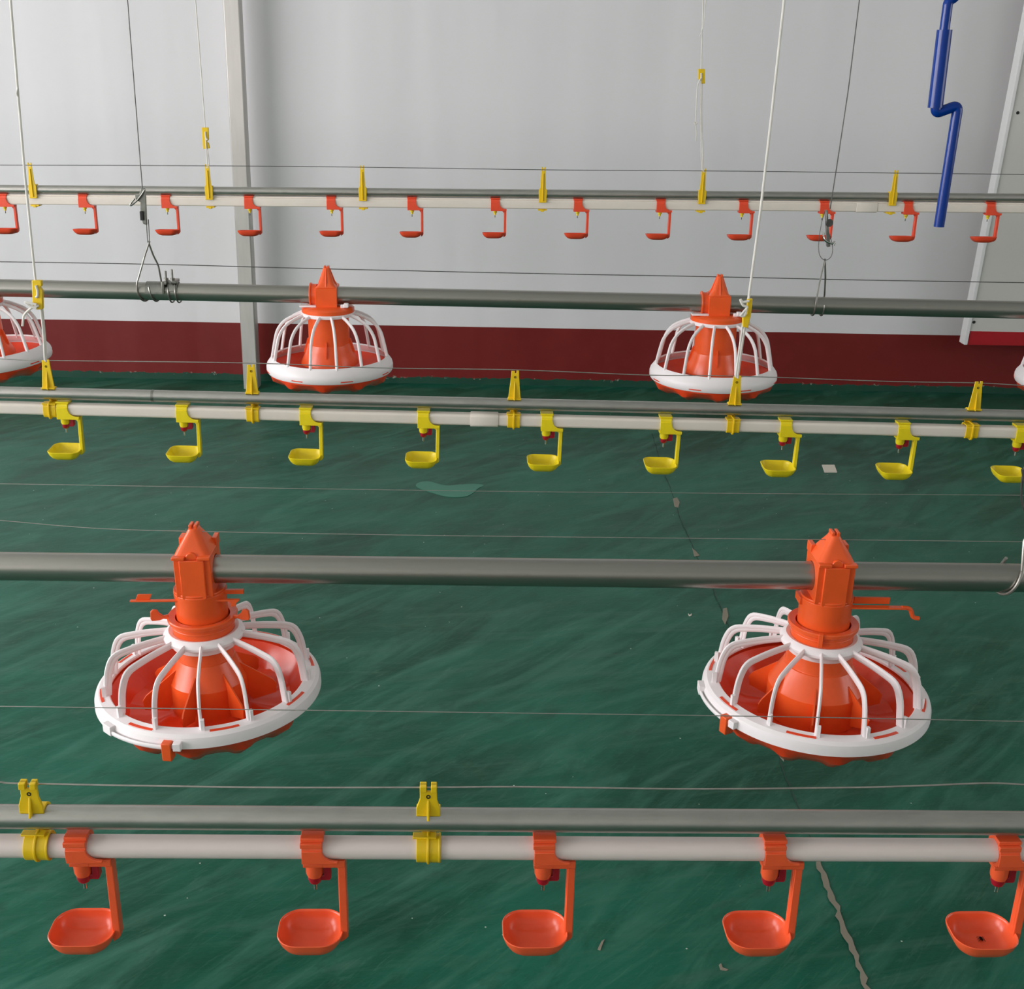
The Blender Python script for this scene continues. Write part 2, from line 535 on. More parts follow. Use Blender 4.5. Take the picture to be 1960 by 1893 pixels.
mb = MB(); sheet(mb, er, e1, XE, DY + 0.004, DY + 0.06); mb.build('leaf', 'board', door)
mb = MB(); sheet(mb, e0 - Vector((0, 0, 0.004)), er, XE, DY + 0.002, DY + 0.062); mb.build('foot_strip', 'red_strip', door, label='bright red strip along the foot of the board')
mb = MB(); e00 = edge(zb - 0.004)
mb.loft([[(c.x, DY - 0.004, c.z), (c.x + tw, DY - 0.003, c.z), (c.x + tw, DY + 0.052, c.z), (c.x, DY + 0.052, c.z)] for c in (e00, e1)])
mb.build('edge_trim', 'trim', door, bevel=0.002, label='white edge trim')
for (x, y) in ((1949, 216), (1865, 617)):
    c = at(x, y, DY)
    MB().lathe([(0, 0.004), (0.005, 0.003), (0.0065, 0)], 12, M=Matrix.Translation((c.x, DY + 0.004, c.z)) @ Matrix.Rotation(pi / 2, 4, 'X')).build('screw_head', 'black', door, label='dark screw head')

# ------------------------------------------------------------------ pipe rows
class Row:
    """a straight run: end points fixed at the two frame edges, objects hang along it"""
    def __init__(s, yl, yr, Yl, Yr=None):
        Yr = Yl if Yr is None else Yr
        s.A = at(0, yl, Yl); s.B = at(W_PX, yr, Yr)
        s.d = (s.B - s.A); s.L = s.d.length; s.d.normalize()
        s.rz = math.atan2(s.d.y, s.d.x); s.ry = -math.asin(s.d.z)
    def t(s, px):
        lo, hi = -2.0, s.L + 2.0
        for _ in range(60):
            m_ = (lo + hi) / 2
            if proj(s.A + s.d * m_)[0] < px: lo = m_
            else: hi = m_
        return lo
    def p(s, px): return s.A + s.d * s.t(px)
    def ends(s, ext): return s.A - s.d * ext, s.B + s.d * ext
    def place(s, o, px, extra=(0, 0, 0), off=(0, 0, 0)):
        R = Matrix.Rotation(s.rz, 4, 'Z') @ Matrix.Rotation(s.ry, 4, 'Y')
        o.rotation_mode = 'XYZ'
        Rm = R @ Matrix.Rotation(extra[2], 4, 'Z') @ Matrix.Rotation(extra[0], 4, 'X') @ Matrix.Rotation(extra[1], 4, 'Y')
        o.rotation_euler = Rm.to_euler()
        o.location = s.p(px) + R @ Vector(off)
        return o

nd_steel = Row(1562.5, 1575.5, 1.090, 1.112)
nd_pvc = Row(1618.5, 1627.5, 1.090, 1.112)
nf = Row(1083.5, 1106, 1.715)
yd_steel = Row(751, 796, 2.42)
yd_pvc = Row(779.5, 827.5, 2.42)
ff = Row(551, 593.5, 3.04)
fd_steel = Row(362, 379, 3.73)
fd_pvc = Row(382, 399, 3.73)

def single_pipe(row, name, mat, r, label, cat, ext=1.3, seg=28):
    a, b = row.ends(ext)
    c = (a + b) / 2
    mb = MB()
    L = (b - a).length / 2
    mb.tube([(-L, 0, 0), (L, 0, 0)], r, seg)
    o = mb.build(name, mat)
    o.location = c; o.rotation_euler = (0, row.ry, row.rz)
    return tag(o, label, cat)
def square_pipe(row, name, mat, h, rad, label, cat, ext=1.3, lip=False):
    a, b = row.ends(ext); c = (a + b) / 2; L = (b - a).length / 2
    prof = [(y, z) for y, z, _ in rrect(h, h, rad, 0, 6)]
    mb = MB().loft([[(x, y, z) for y, z in prof] for x in (-L, L)])
    if lip:
        mb.box(-L, L, -h * 0.55, h * 0.55, h * 0.98, h * 1.3)
    o = mb.build(name, mat); o.location = c; o.rotation_euler = (0, row.ry, row.rz)
    return tag(o, label, cat), c

RN, RY, RF = 0.0131, 0.0125, 0.0130
FT = 0.0222
single_pipe(nd_steel, 'support_pipe', 'galv', RN, 'galvanised support pipe of the nearest drinker line, lowest grey pipe in view', 'pipe')
o = single_pipe(yd_steel, 'support_pipe', 'galv', RY, 'galvanised support pipe above the row of yellow drinkers, with a joint ring at left', 'pipe')
sx = (yd_steel.p(293) - o.location).dot(yd_steel.d)
MB().ringblock(RY + 0.0006, RY - 0.0005, sx - 0.0025, sx + 0.0025, 24).build('joint_ring', 'zinc', o, label='dull joint ring')
single_pipe(fd_steel, 'support_pipe', 'galv', RF, 'galvanised support pipe of the farthest drinker line, just in front of the wall', 'pipe')
nd_pvc_o = single_pipe(nd_pvc, 'water_pipe', 'pvc', 0.0127, 'round white water pipe carrying the big orange cup drinkers', 'water pipe')
yd_pvc_o, c_ = square_pipe(yd_pvc, 'water_pipe', 'pvc_beige', 0.0122, 0.006, 'beige white water pipe carrying the yellow cup drinkers', 'water pipe')
sx = (yd_pvc.p(927) - c_).dot(yd_pvc.d)
mb = MB(); pr = rrect(0.0142, 0.0142, 0.007, 0, 6)
mb.loft([[(x, y * k, z * k) for y, z, _ in pr] for x, k in ((sx - 0.029, 0.97), (sx - 0.028, 1), (sx + 0.028, 1), (sx + 0.029, 0.97))])
mb.build('coupling', 'pvc_beige', yd_pvc_o, label='wider coupling sleeve')
fd_pvc_o, c_ = square_pipe(fd_pvc, 'water_pipe', 'pvc_beige', 0.0128, 0.004, 'square beige water pipe carrying the small red cup drinkers near the wall', 'water pipe', lip=True)
sx = (fd_pvc.p(1657) - c_).dot(fd_pvc.d)
mb = MB(); pr = rrect(0.0150, 0.0150, 0.005, 0, 6)
mb.loft([[(x, y * k, z * k) for y, z, _ in pr] for x, k in ((sx - 0.031, 0.97), (sx - 0.030, 1), (sx + 0.030, 1), (sx + 0.031, 0.97))])
mb.build('coupling', 'pvc_beige', fd_pvc_o, label='wider coupling sleeve')
single_pipe(nf, 'feeder_tube', 'tube', FT, 'wide grey steel feed tube carrying the two nearest feeders', 'feed tube', seg=40)
single_pipe(ff, 'feeder_tube', 'tube', FT, 'wide grey steel feed tube carrying the far feeders in front of the wall', 'feed tube', seg=40)

# ------------------------------------------------------------------ drinkers
def cup_mesh(hx, hy, depth, cr, cx, tilt=0.0, z=0.0, wall=0.0018):
    mb = MB(); d = depth
    spec = [(0.20, -1.00, 0.5), (0.46, -0.97, 0.65), (0.66, -0.85, 0.8), (0.82, -0.62, 0.9), (0.93, -0.33, 0.97), (0.99, -0.05, 1.0), (1.0, 0.0, 1.0), (1.005, 0.05, 1.0), (0.985, 0.08, 1.0)]
    inn = [(0.955, 0.05, 1.0), (0.94, -0.05, 0.99), (0.885, -0.30, 0.96), (0.785, -0.56, 0.9), (0.64, -0.77, 0.8), (0.45, -0.88, 0.7), (0.22, -0.925, 0.6), (0.04, -0.93, 0.5)]
    loops = []
    for k, zz, rk in spec + inn:
        loops.append(rrect(hx * k, hy * k, min(cr * (0.4 + 0.6 * k) * rk, hx * k * .98, hy * k * .98), zz * d, 7))
    M = Matrix.Translation((cx, 0, z)) @ Matrix.Rotation(tilt, 4, 'X')
    return mb.loft(loops, M=M)

def make_drinker(kind):
    """hangs on the water pipe: origin at the pipe centre"""
    col = {'near': 'cup_orange', 'mid': 'yellow', 'far': 'far_orange'}[kind]
    drop = {'near': 0.110, 'mid': 0.088, 'far': 0.087}[kind]
    root = thing('cup_drinker', '', 'drinker')
    h = {'near': 0.0150, 'mid': 0.0142, 'far': 0.0150}[kind]
    bore = {'near': 0.0129, 'mid': 0.0125, 'far': 0.0131}[kind]
    w2 = {'near': 0.0112, 'mid': 0.0118, 'far': 0.0130}[kind]
    yf = -h - 0.001
    # saddle: wraps the pipe
    mb = MB()
    def sq(hh, e):
        return lambda a: hh / (abs(cos(a)) ** e + abs(sin(a)) ** e) ** (1 / e)
    if kind == 'near':
        mb.ringblock(sq(h + 0.0008, 3.2), bore, -w2, w2, 48)
        mb.box(-w2 - 0.0012, w2 + 0.0012, -h * 0.8, h * 0.8, h, h + 0.0045)
        mb.box(-w2 - 0.0014, w2, -h - 0.0012, -h * 0.75, h * 0.62, h * 1.0)
    else:
        mb.ringblock(sq(h, 6), sq(bore, 6), -w2, w2, 56)
        mb.box(-w2 - 0.0015, w2 + 0.0015, -h * 0.8, h * 0.8, h, h + 0.0035)
    zc = -h - 0.0005
    # flange with a curved edge running out to the arm
    xa = 0.0315
    curve = [(w2 - 0.0005, h * 0.1)]
    for q in range(1, 9):
        t = q / 8 * pi / 2
        curve.append((w2 + (xa - w2) * 0.75 * (1 - cos(t)), h * 0.1 - (h * 0.95) * sin(t)))
    if kind == 'near':
        for q in range(1, 11):
            t = q / 10 * pi / 2
            if q == 1: curve = [(w2 - 0.0005, 0.0060)]
            curve.append((w2 + 0.0165 * (1 - cos(t)) ** 1.15, 0.0060 - 0.0135 * sin(t)))
        poly = curve + [(w2 + 0.0165, -0.0105), (-w2, -0.0105), (-w2, 0.006)]
        mb.prism(poly, yf - 0.0008, -bore - 0.0002)
        mb.prism([(w2 - 0.002, zc - 0.0045), (xa + 0.003, zc - 0.0045), (xa + 0.003, -h + 0.0035), (w2 + 0.012, -h + 0.0035), (w2 - 0.002, -h + 0.001)], -0.0100, 0.008)
        mb.box(-w2, w2, -0.0100, 0.008, zc - 0.0045, zc)
    else:
        curve = [(w2 - 0.0005, h * 0.45)]
        for q in range(1, 11):
            t = q / 10 * pi / 2
            curve.append((w2 + (xa - w2) * 0.92 * (1 - cos(t)) ** 1.1, h * 0.45 - (h * 1.32) * sin(t)))
        poly = curve + [(xa + 0.003, -h * 0.88), (xa + 0.003, zc - 0.0040), (-w2, zc - 0.0040), (-w2, h * 0.45)]
        mb.prism(poly, yf - 0.0012, -bore - 0.0002)
        mb.box(-w2, xa + 0.003, yf - 0.001, 0.008, zc - 0.0040, zc)
    # gusset
    mb.prism([(xa - 0.012, zc - 0.003), (xa, zc - 0.003), (xa, zc - 0.017)], -0.004, 0.001)
    mb.build('saddle', col, root, bevel=0.0006)
    # nipple body
    zb = zc - 0.004
    if kind == 'far':
        MB().lathe([(0, zb), (0.0062, zb), (0.0060, zb - 0.006), (0.0036, zb - 0.008), (0.0036, zb - 0.013), (0, zb - 0.013)], 18).build('nipple', 'yellow', root, label='small yellow nipple')
        zp = zb - 0.012; rp = 0.0012; lp_ = 0.009
    else:
        k = 1.0 if kind == 'near' else 0.95
        bm_h = 0.017 * (1 if kind == 'near' else 0.8)
        MB().lathe([(0, zb + 0.001), (0.0098 * k, zb + 0.001), (0.0096 * k, zb - bm_h + 0.004), (0.0082 * k, zb - bm_h), (0, zb - bm_h)], 26).build('nipple_body', col, root)
        z2 = zb - bm_h
        mb = MB().lathe([(0, z2 + 0.001), (0.0080 * k, z2 + 0.001), (0.0078 * k, z2 - 0.004), (0.0062 * k, z2 - 0.0085), (0.003, z2 - 0.0105), (0, z2 - 0.0105)], 22)
        lug = [(0.004, z2 - 0.0055), (0.0165, z2 - 0.0055), (0.0180, z2 - 0.003), (0.0180, z2 + 0.014), (0.0150, z2 + 0.0155), (0.0102, z2 + 0.0155), (0.0102, z2 + 0.001), (0.004, z2 + 0.001)]
        mb.prism(lug, -0.003, 0.008)
        mb.build('nipple_cap', 'dark_red', root, bevel=0.0008, label='dark red nipple cap')
        zp = z2 - 0.010; rp = 0.0021 if kind == 'near' else 0.0016; lp_ = 0.0095
    MB().lathe([(0, zp + 0.001), (rp, zp + 0.001), (rp, zp - lp_ + 0.0006), (rp * 0.6, zp - lp_), (0, zp - lp_)], 12).build('drip_pin', 'pin', root, label='steel drip pin')
    # arm
    tb = {'near': -0.016, 'mid': -0.014, 'far': -0.015}[kind]
    aw = 0.0040 if kind == 'near' else 0.0033
    x0 = xa - aw * 0.2
    mb = MB()
    arm = [(x0 - aw, zc - 0.001), (x0 + aw, zc - 0.001), (x0 + aw, -drop - 0.006), (x0 + aw - 0.002, -drop - 0.009), (x0 - aw * 1.2, -drop + tb + 0.002), (x0 - aw * 1.2, -drop + tb * 0.6)]
    mb.prism(arm, -0.0065, 0.0065)
    mb.box(x0 - aw - 0.001, x0 - aw + 0.0012, -0.0035, 0.0035, -drop + 0.002, zc - 0.006)
    mb.build('arm', col, root, bevel=0.0008)
    if kind == 'near':
        mb = cup_mesh(0.0365, 0.0315, 0.0225, 0.023, -0.0075, 0.0, -drop)
    elif kind == 'mid':
        mb = cup_mesh(0.0335, 0.0325, 0.0205, 0.016, -0.004, radians(2), -drop)
    else:
        mb = cup_mesh(0.0345, 0.0320, 0.0165, 0.017, -0.004, radians(-6.0), -drop)
    mb.build('drip_cup', col, root, angle=50)
    return root

ORD = ['first', 'second', 'third', 'fourth', 'fifth', 'sixth', 'seventh', 'eighth', 'ninth', 'tenth', 'eleventh', 'twelfth', 'thirteenth']
def put_row(make, row, items, group, extra=None, par=0.0):
    proto = None
    for i, it in enumerate(items):
        px, label = it[0], it[1]
        if proto is None: o = proto = make()
        else: o = copy_tree(proto)
        o['label'] = label; o['group'] = group
        row.place(o, px - (px - PPX) * par, extra(i) if extra else (0, 0, 0))

put_row(lambda: make_drinker('near'), nd_pvc, [
    (143, 'large orange cup drinker on the nearest line, leftmost, right beside a yellow clip'),
    (596, 'large orange cup drinker on the nearest line, second from the left'),
    (1042.6, 'large orange cup drinker in the middle of the nearest line, third from the left'),
    (1485, 'large orange cup drinker just left of the cracked floor joint on the nearest line'),
    (1934, 'large orange cup drinker with a dead insect in it, cut by the right edge')],
    'orange cup drinkers on the nearest line', lambda i: (0, radians(-0.6), 0), 0.013)
put_row(lambda: make_drinker('mid'), yd_pvc, [
    (118, 'yellow cup drinker touching a yellow clip, leftmost of the yellow row'),
    (347, 'yellow cup drinker second from the left, left of the clip below the steel post'),
    (584, 'yellow cup drinker below the left far feeder, third in the yellow row'),
    (810, 'yellow cup drinker above the light green floor patch, left of the pipe coupling'),
    (1047, 'yellow cup drinker just right of the coupling and the middle yellow clip'),
    (1275, 'yellow cup drinker below the right far feeder, in front of the crack in the floor'),
    (1505, 'yellow cup drinker left of the square paper scrap on the floor'),
    (1731, 'yellow cup drinker right of the square paper scrap on the floor'),
    (1957, 'yellow cup drinker cut by the right edge, behind the cable')],
    'yellow cup drinkers', lambda i: (0, 0, 0), 0.006)
put_row(lambda: make_drinker('far'), fd_pvc, [
    (3, 'red cup drinker of the far line, cut by the left edge of the photo'),
    (157, 'red cup drinker of the far line, left of the grey cable lock'),
    (316, 'red cup drinker of the far line, just right of the grey cable lock'),
    (475, 'red cup drinker hanging right in front of the steel post'),
    (633, 'red cup drinker straight above the cone of the left far feeder'),
    (788, 'red cup drinker of the far line, first one right of the left far feeder'),
    (948, 'red cup drinker in the middle of the far line, seventh from the left'),
    (1107, 'red cup drinker of the far line, right of the middle yellow clip'),
    (1265.5, 'red cup drinker of the far line, left of the corded yellow clip'),
    (1424, 'red cup drinker of the far line, just left of the thick white cord'),
    (1579, 'red cup drinker half hidden behind the hanging cable lock at right'),
    (1740, 'red cup drinker between the right coupling sleeve and the blue crank'),
    (1898, 'red cup drinker in front of the white door edge, rightmost')],
    'red cup drinkers on the far line', lambda i: (0, 0, 0), 0.005)

# ---- insect in the last near cup
ins_p = nd_pvc.p(1934 - (1934 - PPX) * 0.013)
mb = MB()
bp = ins_p + Vector((0.000, 0.009, -0.1300))
mb.loft([rrect(r_, r_ * 0.7, r_ * 0.6, 0, 3) and [(x, y + k, z) for x, y, z in rrect(r_, 0.0008, 0.0006, 0.0012, 3)] for r_, k in ((0.0004, -0.003), (0.0016, -0.001), (0.0018, 0.001), (0.0005, 0.0035))])
for s_ in (-1, 1):
    for k in (-0.0015, 0.0003, 0.002):
        mb.tube([(0, k, 0.001), (s_ * 0.0025, k * 1.4, 0.0016), (s_ * 0.004, k * 2, 0)], 0.0003, 5)
o = mb.build('insect', 'insect'); o.location = bp
tag(o, 'tiny dark dead insect lying in the rightmost orange drinker cup', 'insect')

# ------------------------------------------------------------------ hanger clips
def make_clip(kind):
    """origin at the steel pipe centre; holds the water pipe below"""
    root = thing('pipe_clip', '', 'pipe clip')
    R = {'near': RN, 'mid': RY, 'far': RF}[kind]
    row_s, row_w = {'near': (nd_steel, nd_pvc), 'mid': (yd_steel, yd_pvc), 'far': (fd_steel, fd_pvc)}[kind]
    drop = -( (row_s.p(900) - row_w.p(900)).z )
    wb = {'near': 0.0128, 'mid': 0.0130, 'far': 0.0122}[kind]
    mb = MB()
    Ri = R + 0.0002
    if kind == 'near':
        mb.ringblock(R + 0.003, Ri, -wb, wb, 20, radians(-70), radians(38))
        zt = 0.0500
        y0, y1 = -0.0095, -0.0062
        body = [(-wb, R - 0.003), (wb, R - 0.003), (wb, R + 0.006), (0.0095, R + 0.017), (0.0090, zt - 0.008),
                (0.0090, zt), (0.0028, zt), (0.0028, zt - 0.0085), (-0.0020, zt - 0.0085), (-0.0020, zt), (-0.0090, zt), (-0.0090, R + 0.019), (-wb, R + 0.007)]
        mb.prism(body, y0, y1)
        for x0, x1 in ((-0.0090, -0.0020), (0.0028, 0.0090)):
            mb.box(x0, x1, y0 - 0.004, y1 + 0.003, zt - 0.0075, zt)
        mb.prism([(y0 - 0.0070, R - 0.0045), (y0, R - 0.0045), (y0, R + 0.018)], -0.0013, 0.0013, axis='x')
        hole_z = R + 0.022
    elif kind == 'mid':
        mb.ringblock(R + 0.003, Ri, -wb, wb, 20, radians(-70), radians(20))
        zt = 0.0735; y0, y1 = -0.0060, -0.0030
        body = [(-wb, R - 0.001), (wb, R - 0.001), (wb * 0.95, R + 0.006), (0.0082, zt - 0.012), (0.0078, zt), (0.0026, zt), (0.0026, zt - 0.0055), (-0.0006, zt - 0.0055), (-0.0006, zt - 0.001), (-0.0078, zt - 0.001), (-0.0082, zt - 0.012), (-wb * 0.95, R + 0.006)]
        mb.prism(body, y0, y1)
        mb.prism([(y0 - 0.007, R - 0.001), (y0, R - 0.001), (y0, zt - 0.022)], -0.0012, 0.0012, axis='x')
        mb.box(-wb - 0.001, wb + 0.001, y0 - 0.004, y1 + 0.002, R - 0.001, R + 0.0022)
        hole_z = zt - 0.014
    else:
        mb.ringblock(R + 0.003, Ri, -wb * 0.8, wb * 0.8, 20, radians(-70), radians(125))
        zt = 0.0800; y0, y1 = -R - 0.0050, -R - 0.0020
        body = [(-wb * 0.9, -0.024), (wb * 0.9, -0.024), (wb * 0.95, -0.006), (wb, 0.012), (0.0085, 0.019), (0.0062, zt - 0.014), (0.0062, zt), (0.0022, zt), (0.0022, zt - 0.004), (-0.0022, zt - 0.004), (-0.0022, zt), (-0.0062, zt), (-0.0062, zt - 0.014), (-0.0085, 0.019), (-wb, 0.012), (-wb * 0.95, -0.006)]
        mb.prism(body, y0, y1)
        mb.box(-0.0012, 0.0012, y0 - 0.0035, y0 + 0.0005, -0.020, zt - 0.018)
        mb.box(-wb * 0.9, wb * 0.9, y0 - 0.003, y1, -0.024, -0.020)
        hole_z = zt - 0.009
    # strap behind the pipes joining the upper and lower clamps
    mb.box(-wb * 0.6, wb * 0.6, R + 0.0012, R + 0.0040, drop - 0.004, R * 0.4)
    mb.build('upper_clamp', 'clip_yellow', root, bevel=0.0006)
    # wire hole: dark eyelet
    MB().lathe([(0.0024, 0), (0.0024, 0.0006), (0.0012, 0.0006), (0.0012, 0)], 14, closed=True, M=Matrix.Translation((0, y0 + 0.0002, hole_z)) @ Matrix.Rotation(pi / 2, 4, 'X')).build('eyelet', 'black' if kind != 'far' else 'trim', root, label='small round wire hole')
    mb = MB()
    T = Matrix.Translation((0, 0, drop))
    if kind == 'near':
        mb.ringblock(0.0158, 0.0129, -wb, wb, 40, M=T)
        mb.ringblock(0.0178, 0.0155, -0.0013, 0.0013, 40, M=T)
        mb.ringblock(0.0162, 0.0150, wb - 0.0018, wb + 0.0008, 40, M=T)
        mb.box(-wb - 0.004, wb * 0.7, -0.0060, 0.004, 0.0150, 0.0172, M=T)
    elif kind == 'mid':
        sq = lambda hh: (lambda a: hh / (abs(cos(a)) ** 5 + abs(sin(a)) ** 5) ** 0.2)
        mb.ringblock(sq(0.0152), sq(0.0124), -wb, wb, 48, M=T)
        mb.ringblock(sq(0.0185), sq(0.0150), -0.0016, 0.0016, 48, M=T)
        mb.box(-wb - 0.002, wb + 0.001, -0.0160, 0.004, 0.0140, 0.0162, M=T)
    else:
        mb.box(-wb * 1.05, wb * 1.05, -0.0155, 0.0155, -0.0175, -0.0132, M=T)
        mb.box(-0.0045, 0.0045, -0.0165, 0.0165, -0.0205, -0.0130, M=T)
        mb.box(-wb * 0.6, wb * 0.6, 0.0132, 0.0160, -0.0150, 0.018, M=T)
    mb.build('lower_clamp', 'clip_yellow', root, bevel=0.0006)
    return root

put_row(lambda: make_clip('near'), nd_steel, [
    (68, 'short yellow pipe clip on the nearest line, left of the first orange drinker'),
    (820, 'short yellow pipe clip on the nearest line, between the second and third orange drinkers')],
    'yellow pipe clips on the nearest line')
put_row(lambda: make_clip('mid'), yd_steel, [
    (95.5, 'yellow pipe clip with a white cord tied into it, left end of the yellow row'),
    (484, 'yellow pipe clip of the yellow row standing below the steel post'),
    (984, 'yellow pipe clip of the yellow row right of the coupling sleeve'),
    (1404, 'yellow pipe clip with a white cord, in front of the right far feeder'),
    (1861, 'yellow pipe clip of the yellow row, rightmost, leaning toward the right')],
    'yellow pipe clips of the yellow row')
put_row(lambda: make_clip('far'), fd_steel, [
    (66, 'long yellow pipe clip on the far line, leftmost, beside the thick white cord'),
    (402, 'long yellow pipe clip on the far line, hung by a cord left of the post'),
    (695, 'long yellow pipe clip on the far line, above the left far feeder, right of post'),
    (1038.5, 'long yellow pipe clip in the middle of the far line, no cord on it'),
    (1342, 'long yellow pipe clip on the far line, its doubled cord has a loose tail'),
    (1706, 'long yellow pipe clip on the far line, left of the blue crank')],
    'long yellow pipe clips on the far line')

# ------------------------------------------------------------------ feeders
def polar(R, a, z): return Vector((R * sin(a), -R * cos(a), z))
def radial_tube(prof, a, w, d, n=8, r0=None):
    path = rounded_path([polar(R, a, z) for R, z in prof], 0.022, 4)
    up = Vector((cos(a), sin(a), 0))
    return path, up

def make_near_feeder(phase, latch, lever_side, ears, cone_r, fin_a):
    root = thing('pan_feeder', '', 'feeder')
    # clamp body round the feed tube
    mb = MB()
    def outer(a):
        ca, sa = cos(a), sin(a)
        k = 1e9
        if ca > 1e-6: k = min(k, 0.034 / ca)
        if ca < -1e-6: k = min(k, 0.034 / -ca)
        if abs(sa) > 1e-6: k = min(k, 0.0345 / abs(sa))
        return k
    mb.ringblock(outer, FT + 0.0003, -0.0285, 0.0285, 56)
    mb.prism([(-0.019, 0.029), (0.019, 0.029), (0.019, -0.034), (0.012, -0.041), (0, -0.044), (-0.012, -0.041), (-0.019, -0.034)], -0.0385, -0.033)
    mb.lathe([(0.0415, -0.034), (0.0405, -0.050), (0.040, -0.113), (0.0375, -0.113), (0.0375, -0.034)], 48, closed=True)
    mb.lathe([(0.0, -0.0345), (0.0405, -0.0345), (0.0410, -0.030), (0.0, -0.029)], 40)
    mb.build('clamp_body', 'orange', root, bevel=0.0012)
    # cap: half cone with slotted tip
    mb = MB()
    loops = []
    for z, hx, hy, r in ((0.0335, 0.0280, 0.0340, 0.010), (0.040, 0.0250, 0.0305, 0.012), (0.066, 0.0095, 0.0135, 0.0085), (0.070, 0.0070, 0.0115, 0.006)):
        loops.append(rrect(hx, hy, r, z, 6))
    mb.loft(loops)
    mb.box(-0.0065, -0.0015, -0.008, 0.010, 0.069, 0.0755)
    mb.box(0.0015, 0.0065, -0.008, 0.010, 0.069, 0.0755)
    for s_ in (-1, 1):
        x0, x1 = sorted((s_ * 0.0095, s_ * 0.0295))
        mb.box(x0, x1, -0.0405, -0.030, 0.0300, 0.0352)
    mb.box(0.022, 0.0295, 0.014, 0.036, 0.030, 0.046)
    mb.box(-0.0295, -0.022, 0.014, 0.036, 0.030, 0.046)
    mb.prism([(-0.0085, 0.030), (0.0085, 0.030), (0.0082, 0.0345), (0.006, 0.0385), (0.002, 0.0405), (-0.002, 0.0405), (-0.006, 0.0385), (-0.0082, 0.0345)], -0.0360, -0.026)
    mb.build('cap', 'orange', root, bevel=0.0010)
    # adjusting collar
    mb = MB()
    mb.lathe([(0.0425, -0.079), (0.0535, -0.077), (0.0550, -0.079), (0.0545, -0.084), (0.0490, -0.087), (0.0480, -0.108), (0.0425, -0.108)], 56, closed=True)
    mb.lathe([(0.0478, -0.0905), (0.0496, -0.0915), (0.0496, -0.094), (0.0478, -0.095)], 56)
    if not ears:
        M = Matrix.Rotation(radians(-18), 4, 'Z')
        mb.box(-0.0035, 0.0035, -0.0575, -0.050, -0.098, -0.076, M=M)
    col = mb.build('collar', 'orange', root, bevel=0.0006)
    for s_ in ears:
        mb = MB()
        a = radians(s_)
        M = Matrix.Rotation(a, 4, 'Z')
        mb.prism([(0.052, -0.082), (0.060, -0.080), (0.066, -0.082), (0.078, -0.082), (0.080, -0.078), (0.079, -0.066), (0.075, -0.063), (0.069, -0.064), (0.066, -0.070), (0.060, -0.075), (0.052, -0.074)], -0.0025, 0.0025, M=M)
        mb.build('collar_ear', 'orange', col, bevel=0.001)
    # slide gate lever under the tube
    mb = MB(); s_ = lever_side
    if s_ < 0:
        mb.box(-0.104, 0.066, -0.028, -0.022, -0.0445, -0.0418)
        mb.prism([(-0.096, -0.0420), (-0.074, -0.0420), (-0.070, -0.033), (-0.092, -0.033)], -0.024, -0.021)
        mb.prism([(0.050, -0.0445), (0.064, -0.0445), (0.061, -0.048), (0.060, -0.053), (0.052, -0.053), (0.054, -0.048)], -0.028, -0.025)
        mb.box(0.036, 0.070, -0.010, -0.004, -0.0400, -0.0330)
    else:
        mb.box(0.0, 0.118, -0.027, -0.016, -0.0445, -0.0418)
        mb.box(0.04, 0.096, -0.012, -0.008, -0.0420, -0.031)
        mb.tube(rounded_path([(0.112, -0.021, -0.043), (0.126, -0.021, -0.044), (0.132, -0.021, -0.060), (0.142, -0.021, -0.061)], 0.006), 0.0035, 8)
        mb.box(-0.044, -0.028, -0.010, 0.018, -0.046, -0.034)
    mb.build('slide_gate', 'orange', root, bevel=0.0006)
    # white grill: centre ring, spokes, rim
    MB().lathe([(0.0485, -0.1030), (0.0550, -0.1010), (0.0610, -0.1050), (0.0640, -0.1095), (0.0635, -0.1140), (0.0560, -0.1130), (0.0520, -0.1270), (0.0500, -0.1270), (0.0490, -0.1130)], 64, closed=True).build('grill_ring', 'white', root, angle=30)
    MB().lathe([(0.1540, -0.1925), (0.1560, -0.1905), (0.1720, -0.1925), (0.1770, -0.1970), (0.1790, -0.2030), (0.1795, -0.2135), (0.1760, -0.2145), (0.1755, -0.2030), (0.1710, -0.1980), (0.1545, -0.1960)], 96, closed=True).build('grill_rim', 'white', root, angle=28)
    for k in range(14):
        a = radians(phase + 360 / 14 * k)
        path, up = radial_tube([(0.0600, -0.1080), (0.100, -0.1130), (0.1440, -0.1230), (0.1555, -0.150), (0.1605, -0.1930)], a, 0, 0)
        mb = MB().tube(path, 0.0036, 8, r2=0.0026, up=up)
        path2, _ = radial_tube([(0.0580, -0.1120), (0.100, -0.1175), (0.1400, -0.1275), (0.1510, -0.152), (0.1560, -0.1920)], a, 0, 0)
        mb.tube(path2, 0.0046, 8, r2=0.0014, up=up)
        M = Matrix.Rotation(a, 4, 'Z')
        mb.box(0.001, 0.0058, -0.1665, -0.1600, -0.1940, -0.1740, M=M)
        mb.build('spoke', 'white', root)
    # latch arc on the rim
    a0, a1 = latch
    mb = MB()
    pts = [polar(0.1840, radians(a0 + (a1 - a0) * q / 14), -0.2055 - 0.003 * (q % 14 > 0)) for q in range(15)]
    mb.tube(pts, 0.0020, 8, r2=0.0042)
    M = Matrix.Rotation(radians(a0), 4, 'Z')
    mb.box(-0.011, 0.011, -0.1870, -0.177, -0.2130, -0.1975, M=M)
    M = Matrix.Rotation(radians(a1 + 2.2), 4, 'Z')
    mb.box(-0.006, 0.006, -0.1880, -0.177, -0.2125, -0.2000, M=M)
    mb.build('rim_latch', 'white', root, bevel=0.001)
    M = Matrix.Rotation(radians(a1 - 2.6), 4, 'Z')
